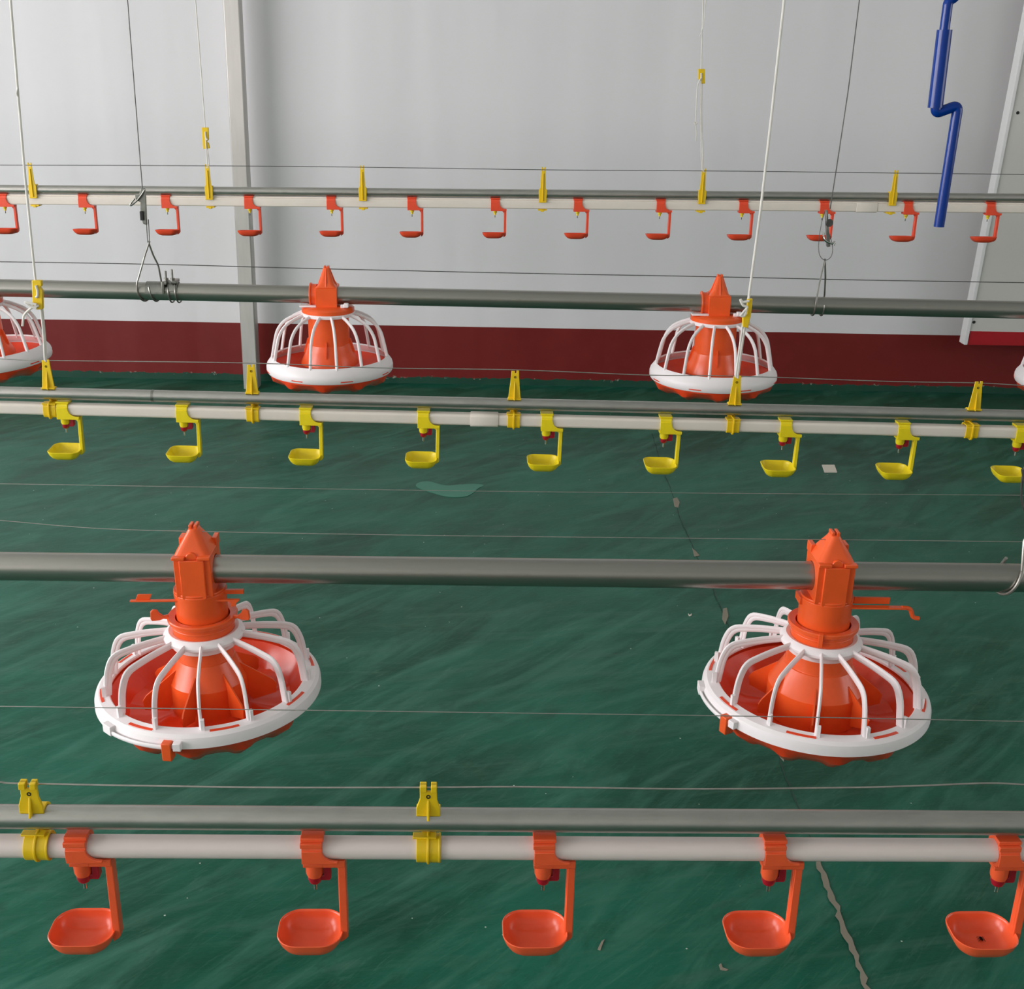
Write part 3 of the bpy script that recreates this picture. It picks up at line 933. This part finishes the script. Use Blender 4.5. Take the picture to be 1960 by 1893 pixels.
    MB().box(-0.0075, 0.0075, -0.1895, -0.1730, -0.2290, -0.1995, M=M).build('latch_clip', 'orange', root, bevel=0.0015, label='orange latch clip')
    # pan
    def lobes(a, r, z):
        if -0.262 < z < -0.225 and 0.1 < r < 0.16: return r * (1 + 0.02 * cos(12 * a)), z - 0.006 * max(0, cos(12 * a))
        return r, z
    mb = MB()
    mb.lathe([(0.0005, -0.236), (0.070, -0.238), (0.105, -0.2400), (0.130, -0.234), (0.148, -0.2130), (0.1560, -0.2030), (0.1690, -0.2005), (0.1715, -0.2030), (0.1715, -0.2140), (0.1660, -0.2220), (0.1560, -0.2350), (0.1300, -0.2560), (0.100, -0.2660), (0.0005, -0.2660)], 96, mod=lobes)
    for k in range(8):
        a = radians(phase + 12 + 45 * k)
        mb.lathe([(0.1650, -0.1965), (0.1650, -0.1908), (0.1696, -0.1914), (0.1696, -0.1970)], 8, closed=True, arc=(a - radians(7.5), a + radians(7.5)))
    mb.build('feed_pan', 'pan_orange', root, angle=30)
    # feed cone
    rc = cone_r
    MB().lathe([(0.0440 * rc, -0.118), (0.0455 * rc, -0.1480), (0.0460 * rc, -0.1500), (0.0475 * rc, -0.1510), (0.0640 * rc, -0.1860), (0.0655 * rc, -0.1885), (0.0660 * rc, -0.2380), (0.0300, -0.2384)], 56).build('feed_cone', 'orange', root, angle=24)
    for k in range(7):
        a = radians(phase + fin_a + 360 / 7 * k)
        M = Matrix.Rotation(a - pi / 2, 4, 'Z')
        MB().prism([(0.0520 * rc, -0.1640), (0.1020, -0.1980), (0.1080, -0.2060), (0.1060, -0.2220), (0.0680, -0.2340), (0.0600, -0.2200)], -0.0012, 0.0012, M=M).build('fin', 'orange', root)
    return root

f1 = make_near_feeder(8.0, (-43, -5), -1, (192, -12), 0.94, 33)
f1['label'] = 'large near pan feeder at left, tilted, latch at its front rim'
f1['group'] = 'near pan feeders'
nf.place(f1, 379, (0, radians(-1.2), 0))
f2 = make_near_feeder(11.5, (-92, -58), 1, (), 1.14, 24)
f2['label'] = 'large near pan feeder at right, above the cracked floor joint'
f2['group'] = 'near pan feeders'
nf.place(f2, 1587, (0, radians(0.3), 0))

def make_far_feeder(phase):
    root = thing('pan_feeder', '', 'feeder')
    mb = MB()
    def outer(a):
        ca, sa = cos(a), sin(a)
        k = 1e9
        if ca > 1e-6: k = min(k, 0.0238 / ca)
        if ca < -1e-6: k = min(k, 0.034 / -ca)
        if abs(sa) > 1e-6: k = min(k, 0.0330 / abs(sa))
        return k
    mb.ringblock(outer, FT + 0.0003, -0.0270, 0.0270, 56)
    mb.ringblock(0.0280, FT + 0.0003, -0.0420, -0.0265, 40)
    mb.ringblock(0.0310, FT + 0.0003, -0.0440, -0.0400, 40)
    mb.box(-0.026, 0.026, -0.0340, 0.030, -0.0345, -0.0300)
    mb.build('clamp_body', 'orange', root, bevel=0.0012)
    mb = MB()
    mb.loft([rrect(0.0268, 0.0330, 0.006, 0.0232, 5), rrect(0.0215, 0.0280, 0.010, 0.0285, 5), rrect(0.0170, 0.0225, 0.009, 0.0370, 5), rrect(0.0075, 0.0100, 0.006, 0.0680, 5), rrect(0.0068, 0.0090, 0.005, 0.0700, 5)])
    mb.box(-0.0070, -0.0012, -0.007, 0.007, 0.069, 0.0740)
    mb.box(0.0012, 0.0070, -0.007, 0.007, 0.069, 0.0740)
    mb.prism([(-0.0320, 0.0235), (-0.0270, 0.0235), (-0.0080, 0.069), (-0.0110, 0.069)], -0.0012, 0.0012, axis='x')
    for s_ in (-1, 1):
        mb.prism([(s_ * 0.0255, 0.0235), (s_ * 0.0200, 0.0235), (s_ * 0.0055, 0.069), (s_ * 0.0085, 0.069)], -0.0012, 0.0012)
    mb.build('cap', 'orange', root, bevel=0.0008)
    MB().lathe([(0.0005, -0.0245), (0.0480, -0.0250), (0.0620, -0.0280), (0.0670, -0.0320), (0.0670, -0.0410), (0.0500, -0.0415), (0.0005, -0.0410)], 56).build('collar', 'orange', root)
    mb = MB(); mb.box(-0.068, -0.026, -0.034, -0.012, -0.0255, -0.0215)
    mb.build('slide_gate', 'white', root, bevel=0.001, label='pale slide gate tongue')
    mb = MB(); mb.box(0.036, 0.054, -0.036, -0.024, -0.0265, -0.0185); mb.box(0.044, 0.056, -0.037, -0.023, -0.0250, -0.0150)
    mb.build('lock_pin', 'white', root, bevel=0.0015, label='white lock pin')
    MB().lathe([(0.0560, -0.0412), (0.0660, -0.0412), (0.0685, -0.0435), (0.0675, -0.0500), (0.0560, -0.0500)], 64, closed=True).build('grill_ring', 'white', root)
    MB().lathe([(0.1440, -0.1590), (0.1470, -0.1560), (0.1520, -0.1600), (0.1610, -0.1720), (0.1630, -0.1790), (0.1630, -0.1890), (0.1605, -0.1935), (0.1575, -0.1910), (0.1585, -0.1780), (0.1495, -0.1660)], 96, closed=True).build('grill_rim', 'white', root)
    for k in range(14):
        a = radians(phase + 360 / 14 * k)
        path = smooth_path([polar(R, a, z) for R, z in ((0.064, -0.0460), (0.088, -0.0540), (0.114, -0.0690), (0.131, -0.0910), (0.139, -0.1170), (0.1490, -0.1640))], 4)
        up = Vector((cos(a), sin(a), 0))
        mb = MB().tube(path, 0.0044, 8, r2=0.0036, up=up)
        mb.build('spoke', 'white', root)
    def lobes(a, r, z):
        if r > 0.1 and z < -0.2050: return r * (1 + 0.02 * cos(10 * a)), z - 0.007 * max(0, cos(10 * a)) ** 2
        return r, z
    mb = MB()
    mb.lathe([(0.0005, -0.195), (0.080, -0.197), (0.115, -0.198), (0.138, -0.189), (0.150, -0.178), (0.1550, -0.1785), (0.1560, -0.1910), (0.1560, -0.1980), (0.147, -0.2080), (0.124, -0.2200), (0.080, -0.2290), (0.0005, -0.2290)], 96, mod=lobes)
    for k in range(8):
        a = radians(phase + 8 + 45 * k)
        mb.lathe([(0.1600, -0.1860), (0.1635, -0.1860), (0.1635, -0.1885), (0.1600, -0.1885)], 6, closed=True, arc=(a - radians(5.5), a + radians(5.5)))
    mb.build('feed_pan', 'pan_orange', root)
    MB().lathe([(0.0520, -0.0410), (0.0525, -0.1220), (0.0545, -0.1240), (0.0600, -0.1420), (0.0735, -0.1720), (0.0740, -0.1760), (0.0560, -0.1780), (0.0540, -0.1980)], 56).build('feed_cone', 'orange', root, angle=20)
    for k in range(4):
        a = radians(phase - 14 + 90 * k)
        M = Matrix.Rotation(a - pi / 2, 4, 'Z')
        MB().prism([(0.0520, -0.1100), (0.0560, -0.1120), (0.0660, -0.1440), (0.0660, -0.1520), (0.0530, -0.1320)], -0.0013, 0.0013, M=M).build('rib', 'orange', root)
    return root
ffp = make_far_feeder(13.5)
far_items = [(627, 'far pan feeder with tall cage, just right of the steel post', (0, radians(-0.8), 0)),
             (1374, 'far pan feeder with a white cord and clip hanging in front of it', (0, radians(-1.0), radians(-2))),
             (-52, 'far pan feeder cut off by the left edge of the photo', (0, radians(-4), 0)),
             (2098, 'far pan feeder cut off by the right edge, only its rim shows', (0, 0, 0))]
for i, (px, lab, ex) in enumerate(far_items):
    o = ffp if i == 0 else copy_tree(ffp)
    o['label'] = lab; o['group'] = 'far pan feeders'
    ff.place(o, px, ex)

# ------------------------------------------------------------------ wires along the lines
def wire(pts_px, Y, r, name, mat, label, cat='wire'):
    P = [at(x, y, Y) for x, y in pts_px]
    a = P[0] + (P[0] - P[1]).normalized() * 1.3
    b = P[-1] + (P[-1] - P[-2]).normalized() * 1.3
    path = [a] + smooth_path(P, 5) + [b]
    c = P[len(P) // 2].copy()
    o = MB().tube([p - c for p in path], r, 8).build(name, mat)
    o.location = c
    return tag(o, label, cat, 'thin wires strung along the lines')
wire([(0, 316), (330, 317), (690, 320), (1040, 325), (1345, 327), (1700, 331), (1960, 334)], 3.712, 0.0010, 'perch_wire', 'dark_wire', 'thin dark wire along the tops of the far yellow clips, topmost wire')
wire([(0, 501), (300, 506), (600, 514), (1000, 523), (1380, 530), (1650, 536), (1960, 541)], 3.045, 0.0011, 'perch_wire', 'dark_wire', 'thin dark wire running through the cone tips of the far feeders')
wire([(0, 687), (95, 690), (480, 695), (720, 704), (985, 708), (1240, 718), (1410, 720), (1700, 730), (1868, 733), (1960, 738)], 2.4155, 0.0010, 'perch_wire', 'wire', 'thin wire through the tops of the yellow row clips, across the red stripe')
wire([(0, 926), (500, 934), (1000, 941), (1500, 945), (1960, 948)], 2.05, 0.00065, 'perch_wire', 'wire', 'thin pale wire over open floor just below the yellow drinker cups')
wire([(0, 996), (180, 1011), (372, 1017), (700, 1023), (1000, 1027), (1594, 1033), (1960, 1037)], 1.715, 0.00065, 'perch_wire', 'wire', 'thin pale wire through the cone tips of the near feeders')
wire([(0, 1352), (390, 1357), (1000, 1365), (1500, 1372), (1960, 1381)], 1.36, 0.00065, 'perch_wire', 'wire', 'thin wire passing in front of the two near feeder pans')
wire([(0, 1497), (60, 1500), (480, 1507), (820, 1507), (1000, 1506), (1300, 1510), (1600, 1508), (1760, 1504), (1890, 1499), (1960, 1502)], 1.093, 0.0010, 'perch_wire', 'wire', 'wire through the forked tops of the nearest yellow clips, lowest wire')

# ------------------------------------------------------------------ suspension cords, locks and hangers
def up_to_ceiling(p_low, p_hi):
    d = p_hi - p_low
    return p_low + d * ((ZC - p_low.z) / d.z)
def px_tube(pts_px, Y, r, dy=None, to_ceiling=False, n=8, smooth=True):
    P = [at(x, y, Y + (dy[i] if dy else 0)) for i, (x, y) in enumerate(pts_px)]
    if to_ceiling:
        P = [up_to_ceiling(P[1], P[0])] + P
        out = [P[0], P[1]] + (smooth_path(P[1:], 6)[1:] if smooth and len(P) > 3 else P[2:])
    else:
        out = smooth_path(P, 6) if smooth and len(P) > 2 else P
    return MB().tube(out, r, n)
def join(mb, other):
    mb.add(other.v, other.f); return mb

def cord_lock(name, label, group, Y, poly_px, slot_px, thick=0.010):
    root = thing(name, label, 'cord lock', group)
    ctr = at(sum(p[0] for p in poly_px) / len(poly_px), sum(p[1] for p in poly_px) / len(poly_px), Y)
    root.location = ctr
    mb = MB()
    P = [at(x, y, Y) - ctr for x, y in poly_px]
    mb.prism([(p.x, p.z) for p in P], -thick / 2, thick / 2)
    mb.build('lock_plate', 'clip_yellow', root, bevel=0.0012)
    if slot_px:
        S = [at(x, y, Y - thick / 2) - ctr for x, y in slot_px]
        r_ = 0.0024
        MB().tube(smooth_path([(p.x, -thick / 2 - r_ * 0.7, p.z) for p in S], 5), r_, 8).build('cord_bight', 'cord', root, label='white cord threaded through the plate')
    return root

Y3, Y5, Y2 = 2.395, 3.70, 3.04
# left thick cord of the yellow row
mb = px_tube([(20, 0), (34, 175), (48, 340), (68, 540)], Y3, 0.0026, to_ceiling=True, smooth=False)
j = px_tube([(78, 590), (83, 640), (86, 690)], Y3 + 0.002, 0.0023); join(mb, j)
j = px_tube([(81, 590), (86, 645), (88, 692)], Y3 + 0.008, 0.0022); join(mb, j)
j = px_tube([(74, 585), (66, 587), (57, 592), (46, 604), (43, 624)], Y3 - 0.008, 0.0024); join(mb, j)
j = px_tube([(70, 583), (60, 581), (48, 579), (58, 586), (70, 590)], Y3 - 0.010, 0.0026); join(mb, j)
j = px_tube([(34, 168), (32, 178), (33, 184)], Y3 - 0.003, 0.0018); join(mb, j)
tag(mb.build('suspension_cord', 'cord'), 'thick white cord at the left edge holding up the yellow row', 'cord', 'white suspension cords')
cord_lock('cord_lock', 'yellow cord lock plate with knotted tail on the left thick cord', 'yellow cord locks', Y3,
          [(62, 536), (80, 536), (81, 547), (77, 549), (82, 555), (83, 591), (72, 592), (64, 585)], [(69, 546), (72, 556), (72, 566), (69, 569)])
# right thick cord
mb = px_tube([(1501, 0), (1477, 220), (1456, 400), (1432, 578)], Y3, 0.0026, to_ceiling=True, smooth=False)
j = px_tube([(1422, 620), (1415, 670), (1408, 722)], Y3 + 0.002, 0.0022); join(mb, j)
j = px_tube([(1427, 620), (1419, 672), (1412, 724)], Y3 + 0.008, 0.0022); join(mb, j)
j = px_tube([(1434, 576), (1422, 578), (1417, 573), (1422, 584), (1430, 588), (1424, 596), (1418, 604), (1425, 604), (1429, 592)], Y3 - 0.010, 0.0024); join(mb, j)
tag(mb.build('suspension_cord', 'cord'), 'thick white cord running down in front of the right far feeder', 'cord', 'white suspension cords')
cord_lock('cord_lock', 'bright yellow cord lock in front of the right far feeder cage', 'yellow cord locks', Y3,
          [(1430, 572), (1440, 571), (1437, 600), (1431, 627), (1421, 625), (1421, 606), (1429, 600)], None)
# far row left cord
mb = px_tube([(374, 0), (384, 125), (393, 250)], Y5, 0.0017, to_ceiling=True, smooth=False)
j = px_tube([(393, 252), (394, 270), (397, 318)], Y5 - 0.006, 0.0017); join(mb, j)
j = px_tube([(396, 280), (399, 300), (400, 318)], Y5 + 0.002, 0.0015); join(mb, j)
tag(mb.build('suspension_cord', 'cord'), 'thin white cord left of the post holding the far drinker line', 'cord', 'white suspension cords')
cord_lock('cord_lock', 'small yellow cord lock left of the post, above the far line', 'yellow cord locks', Y5,
          [(386, 244), (399, 244), (400, 267), (396, 271), (400, 274), (402, 284), (389, 285)], [(393, 252), (394, 262), (397, 268)], 0.008)
# far row right cord
mb = px_tube([(1346, 0), (1344, 66), (1342, 135)], Y5, 0.0017, to_ceiling=True, smooth=False)
j = px_tube([(1342, 140), (1341, 200), (1342, 280), (1344, 326)], Y5 - 0.006, 0.0016); join(mb, j)
j = px_tube([(1344, 155), (1343, 220), (1345, 290), (1346, 328)], Y5 + 0.002, 0.0016); join(mb, j)
j = px_tube([(1341, 150), (1335, 165), (1333, 200), (1331, 235), (1333, 252), (1332, 270)], Y5 - 0.009, 0.0015); join(mb, j)
j = px_tube([(1329, 234), (1331, 238), (1334, 235)], Y5 - 0.010, 0.0026); join(mb, j)
j = px_tube([(1351, 0), (1347, 45), (1341, 65), (1338, 73)], Y5 - 0.006, 0.0010); join(mb, j)
tag(mb.build('suspension_cord', 'cord'), 'thin white cord with a loose knotted tail, holding the far line right of middle', 'cord', 'white suspension cords')
cord_lock('cord_lock', 'small yellow cord lock with a loose tail, above the far line', 'yellow cord locks', Y5,
          [(1336, 132), (1349, 132), (1349, 160), (1341, 160), (1341, 154), (1336, 152)], [(1342, 140), (1342, 150), (1340, 154)], 0.008)

# grey steel cables for the far feeder line
def line_hanger(apex, legs, label):
    mb = MB()
    for L in legs: mb.tube(rounded_path(L, 0.006), 0.0023, 8)
    o = mb.build('wire_hanger', 'zinc')
    return tag(o, label, 'hanger', 'bent wire hangers on the feed tubes')
def wrap(c, R, x0, x1, a0, a1, n=18):
    """arc round the X axis tube at c; angle 0 = front (-Y), 90 = bottom"""
    return [c + Vector((x0 + (x1 - x0) * q / n, -R * cos(a0 + (a1 - a0) * q / n), -R * sin(a0 + (a1 - a0) * q / n))) for q in range(n + 1)]

RW = FT + 0.0026
mb = px_tube([(244, 0), (258, 180), (273, 368)], Y2, 0.0014, to_ceiling=True, smooth=False)
j = px_tube([(280, 420), (281, 440), (283, 464)], Y2 - 0.004, 0.0012); join(mb, j)
j = px_tube([(284, 420), (285, 440), (286, 464)], Y2 + 0.004, 0.0012); join(mb, j)
tag(mb.build('steel_cable', 'dark_wire'), 'grey steel cable left of the post holding the far feed tube', 'cable', 'grey steel cables')
root = thing('cable_lock', 'grey metal cable lock with an open lever, left of the post', 'cable lock', 'grey cable locks')
mb = MB()
c0 = at(275, 395, Y2); root.location = c0
P = [at(x, y, Y2) - c0 for x, y in ((258, 372), (268, 371), (271, 360), (278, 360), (280, 376), (282, 430), (275, 428), (269, 408), (270, 386), (262, 384))]
mb.prism([(p.x, p.z) for p in P], -0.006, 0.001)
mb.build('lock_plate', 'zinc', root, bevel=0.001)
P = [at(x, y, Y2 - 0.01) - c0 for x, y in ((277, 363), (270, 374), (262, 384), (251, 393), (250, 390), (258, 380))]
MB().tube(smooth_path(P, 4), 0.0022, 8).build('lever', 'zinc', root)
P = at(272, 412, Y2 - 0.006) - c0
MB().box(P.x - 0.004, P.x + 0.004, -0.012, -0.005, P.z - 0.012, P.z + 0.010).build('wedge', 'black', root, bevel=0.001)
c = ff.p(285); ap = at(285, 463, Y2)
dx1 = ff.p(268).x - c.x
legA = [ap + Vector((0.002, 0, 0.002)), at(277, 490, Y2 - 0.010), at(270, 515, Y2 - 0.018), c + Vector((dx1, -RW, 0.022))] + wrap(c, RW, dx1, dx1 + 0.022, 0, radians(150), 14)
legB = [ap + Vector((-0.002, 0, 0.002)), at(293, 488, Y2 + 0.008), at(303, 508, Y2 + 0.016), at(308, 534, Y2 + RW)] + wrap(c, RW, 0.028, 0.006, radians(170), radians(-35), 16)
line_hanger(ap, [legA, legB], 'bent wire hanger looped round the far feed tube, left, beside the bolted clamp')
# pipe clamp beside it
root = thing('pipe_clamp', 'bolted metal clamp joining the far feed tube, left of the post', 'pipe clamp')
ff.place(root, 326)
mb = MB()
mb.ringblock(FT + 0.0030, FT + 0.0004, -0.058, -0.012, 24, radians(-95), radians(95))
mb.build('sleeve', 'zinc', root)
mb = MB()
mb.ringblock(FT + 0.0045, FT + 0.0004, -0.014, 0.022, 28, radians(-100), radians(80))
mb.box(-0.014, -0.008, -0.030, -0.020, 0.000, 0.030)
mb.box(0.010, 0.022, -0.020, 0.016, FT + 0.002, FT + 0.009)
mb.box(-0.014, -0.002, -0.028, 0.010, FT + 0.000, FT + 0.006)
mb.build('saddle', 'zinc', root, bevel=0.001)
for xx, zz in ((-0.006, 0.054), (0.010, 0.058)):
    mb = MB(); M = Matrix.Translation((xx, -0.010, 0))
    mb.lathe([(0, zz), (0.0026, zz), (0.0026, FT), (0, FT)], 12, M=M)
    mb.lathe([(0, FT + 0.014), (0.0062, FT + 0.014), (0.0062, FT + 0.007), (0, FT + 0.007)], 6, M=M)
    mb.build('bolt', 'zinc', root)
for xx in (-0.001, 0.017):
    MB().tube([Vector((xx + 0.008 * q / 18, -(FT + 0.0048) * cos(radians(-50 + 190 * q / 18)), -(FT + 0.0048) * sin(radians(-50 + 190 * q / 18)))) for q in range(19)], 0.0020, 8).build('u_bolt', 'zinc', root)

# right cable of the far feeder line
mb = px_tube([(1645, 0), (1624, 170), (1606, 290), (1589, 400)], Y2, 0.0013, to_ceiling=True, smooth=False)
loop = [(1580, 402), (1573, 425), (1568, 455), (1567, 478), (1571, 492), (1580, 498), (1590, 492), (1594, 478), (1591, 460), (1586, 440), (1585, 415)]
j = px_tube(loop, Y2 - 0.004, 0.0008); join(mb, j)
tag(mb.build('steel_cable', 'dark_wire'), 'thin grey steel cable left of the blue crank holding the far feed tube', 'cable', 'grey steel cables')
root = thing('cable_lock', 'narrow metal cable lock hanging before a red drinker, right side', 'cable lock', 'grey cable locks')
c0 = at(1585, 435, Y2); root.location = c0
P = [at(x, y, Y2) - c0 for x, y in ((1579, 402), (1583, 402), (1588, 471), (1582, 472))]
MB().prism([(p.x, p.z) for p in P], -0.008, 0.004).build('lock_plate', 'zinc', root, bevel=0.0008)
P = at(1586, 426, Y2) - c0
mb = MB().lathe([(0, 0.004), (0.009, 0.004), (0.010, 0), (0.009, -0.004), (0, -0.004)], 18, M=Matrix.Translation((P.x, -0.006, P.z)) @ Matrix.Rotation(pi / 2, 4, 'X'))
mb.build('roller', 'dark_wire', root, bevel=0.0006)
P = [at(x, y, Y2 - 0.008) - c0 for x, y in ((1577, 445), (1576, 455), (1582, 462), (1592, 466), (1598, 463), (1595, 470))]
MB().tube(smooth_path(P, 4), 0.0026, 8).build('lever', 'pin', root)
c = ff.p(1570); ap = at(1579, 497, Y2)
xa_, xb_ = ff.p(1556).x - c.x, ff.p(1573).x - c.x
legA = [ap + Vector((0, -0.001, 0.002)), at(1568, 545, Y2 - 0.016), c + Vector((xa_, -RW, 0.010))] + wrap(c, RW, xa_, xa_, 0, radians(160), 14)
legB = [ap + Vector((0, 0.001, 0.002)), at(1580, 530, Y2 + 0.012), at(1578, 568, Y2 + RW)] + wrap(c, RW, xb_, xb_, radians(175), radians(-15), 16)
line_hanger(ap, [legA, legB], 'bent wire hanger looped round the far feed tube at right, left of the door edge')

# near feeder line, hanger cut by the right edge
Y1 = 1.715
c = nf.p(1925); ap = at(1995, 905, Y1)
x0 = nf.p(1916).x - c.x
xw = nf.p(1944).x - c.x
legA = smooth_path([ap, at(1975, 1000, Y1 - 0.004), at(1957, 1045, Y1 - 0.012)], 5)[:-1] + wrap(c, RW + 0.0008, xw, x0, radians(-50), radians(92), 16) + wrap(c, RW + 0.0008, x0 + 0.0005, x0 + 0.007, radians(100), radians(205), 10) + [at(1926, 1068, Y1 + 0.012)]
mb = MB().tube(legA, 0.0027, 8)
tag(mb.build('wire_hanger', 'wire'), 'bright wire hanger hooked under the near feed tube at the right edge', 'hanger', 'bent wire hangers on the feed tubes')
mb = px_tube([(1968, 880), (1960, 900), (1956, 925), (1955, 950), (1958, 968), (1966, 985), (1985, 990)], Y1 - 0.01, 0.0017)
j = px_tube([(1958, 898), (1961, 915), (1966, 935)], Y1 - 0.014, 0.0030); join(mb, j)
P = [at(1968, 880, Y1 - 0.01)]
mb.tube([P[0], up_to_ceiling(P[0], P[0] + Vector((0.1, 0.02, 0.6)))], 0.0017, 8)
tag(mb.build('steel_cable', 'dark_wire'), 'grey twisted cable loop at the right edge, above the near feed tube', 'cable', 'grey steel cables')

# ------------------------------------------------------------------ blue crank
YC = 2.6
root = thing('winch_crank', 'blue painted winch crank hanging at the upper right, before the white wall', 'crank')
c0 = at(1815, 215, YC); root.location = c0
q = lambda x, y, dy=0: at(x, y, YC + dy) - c0
S = 885.0
low = rounded_path([q(1792, 196), q(1791, 217), q(1834, 201), q(1797, 434)], 0.014, 8)
MB().tube(low, 0.0108, 20).build('crank_rod', 'blue', root)
MB().tube([q(1808, 57), q(1790, 206)], 0.0152, 28).build('grip_sleeve', 'blue', root)
mb = MB().tube(rounded_path([q(1806, 70), q(1815, 2), q(1830, -6), q(1834, -60)], 0.012, 6), 0.0100, 18)
tp = q(1834, -60); tp2 = tp + Vector((0.02, 0, ZC - (c0 + tp).z))
mb.tube([tp, tp2], 0.0100, 16)
mb.build('upper_rod', 'blue', root, label='thinner upper rod, scuffed')

# ------------------------------------------------------------------ light
wd = bpy.data.worlds.new('world')
bpy.context.scene.world = wd
wd.use_nodes = True
bg = wd.node_tree.nodes['Background']
bg.inputs['Color'].default_value = (1.0, 1.0, 1.0, 1)
bg.inputs['Strength'].default_value = 1.0

def area(name, loc, target, sx_, sy_, power, col):
    l = bpy.data.lights.new(name, 'AREA')
    l.shape = 'RECTANGLE'; l.size = sx_; l.size_y = sy_; l.energy = power; l.color = col
    o = bpy.data.objects.new(name, l); C.objects.link(o)
    o.location = loc
    o.rotation_euler = (Vector(target) - Vector(loc)).to_track_quat('-Z', 'Y').to_euler()
    return o
area('window_daylight', (XL - 0.2, 0.75, 1.40), (XL + 3, 0.75, 1.35), 5.0, 1.75, 246, (1.0, 0.955, 0.975))
area('right_fill', (XR + 0.2, 1.0, 1.60), (XR - 3, 1.0, 1.5), 3.1, 1.35, 38, (1.0, 0.955, 0.975))  # added fill lamp, lifts the right of the wall and the pans' right sides

vs = bpy.context.scene.view_settings
vs.view_transform = 'Standard'
vs.look = 'None'
vs.gamma = 1.0
vs.use_curve_mapping = False
vs.exposure = 0.0
try:
    bpy.context.scene.cycles.use_denoising = True
    bpy.context.scene.cycles.max_bounces = 8
except Exception:
    pass
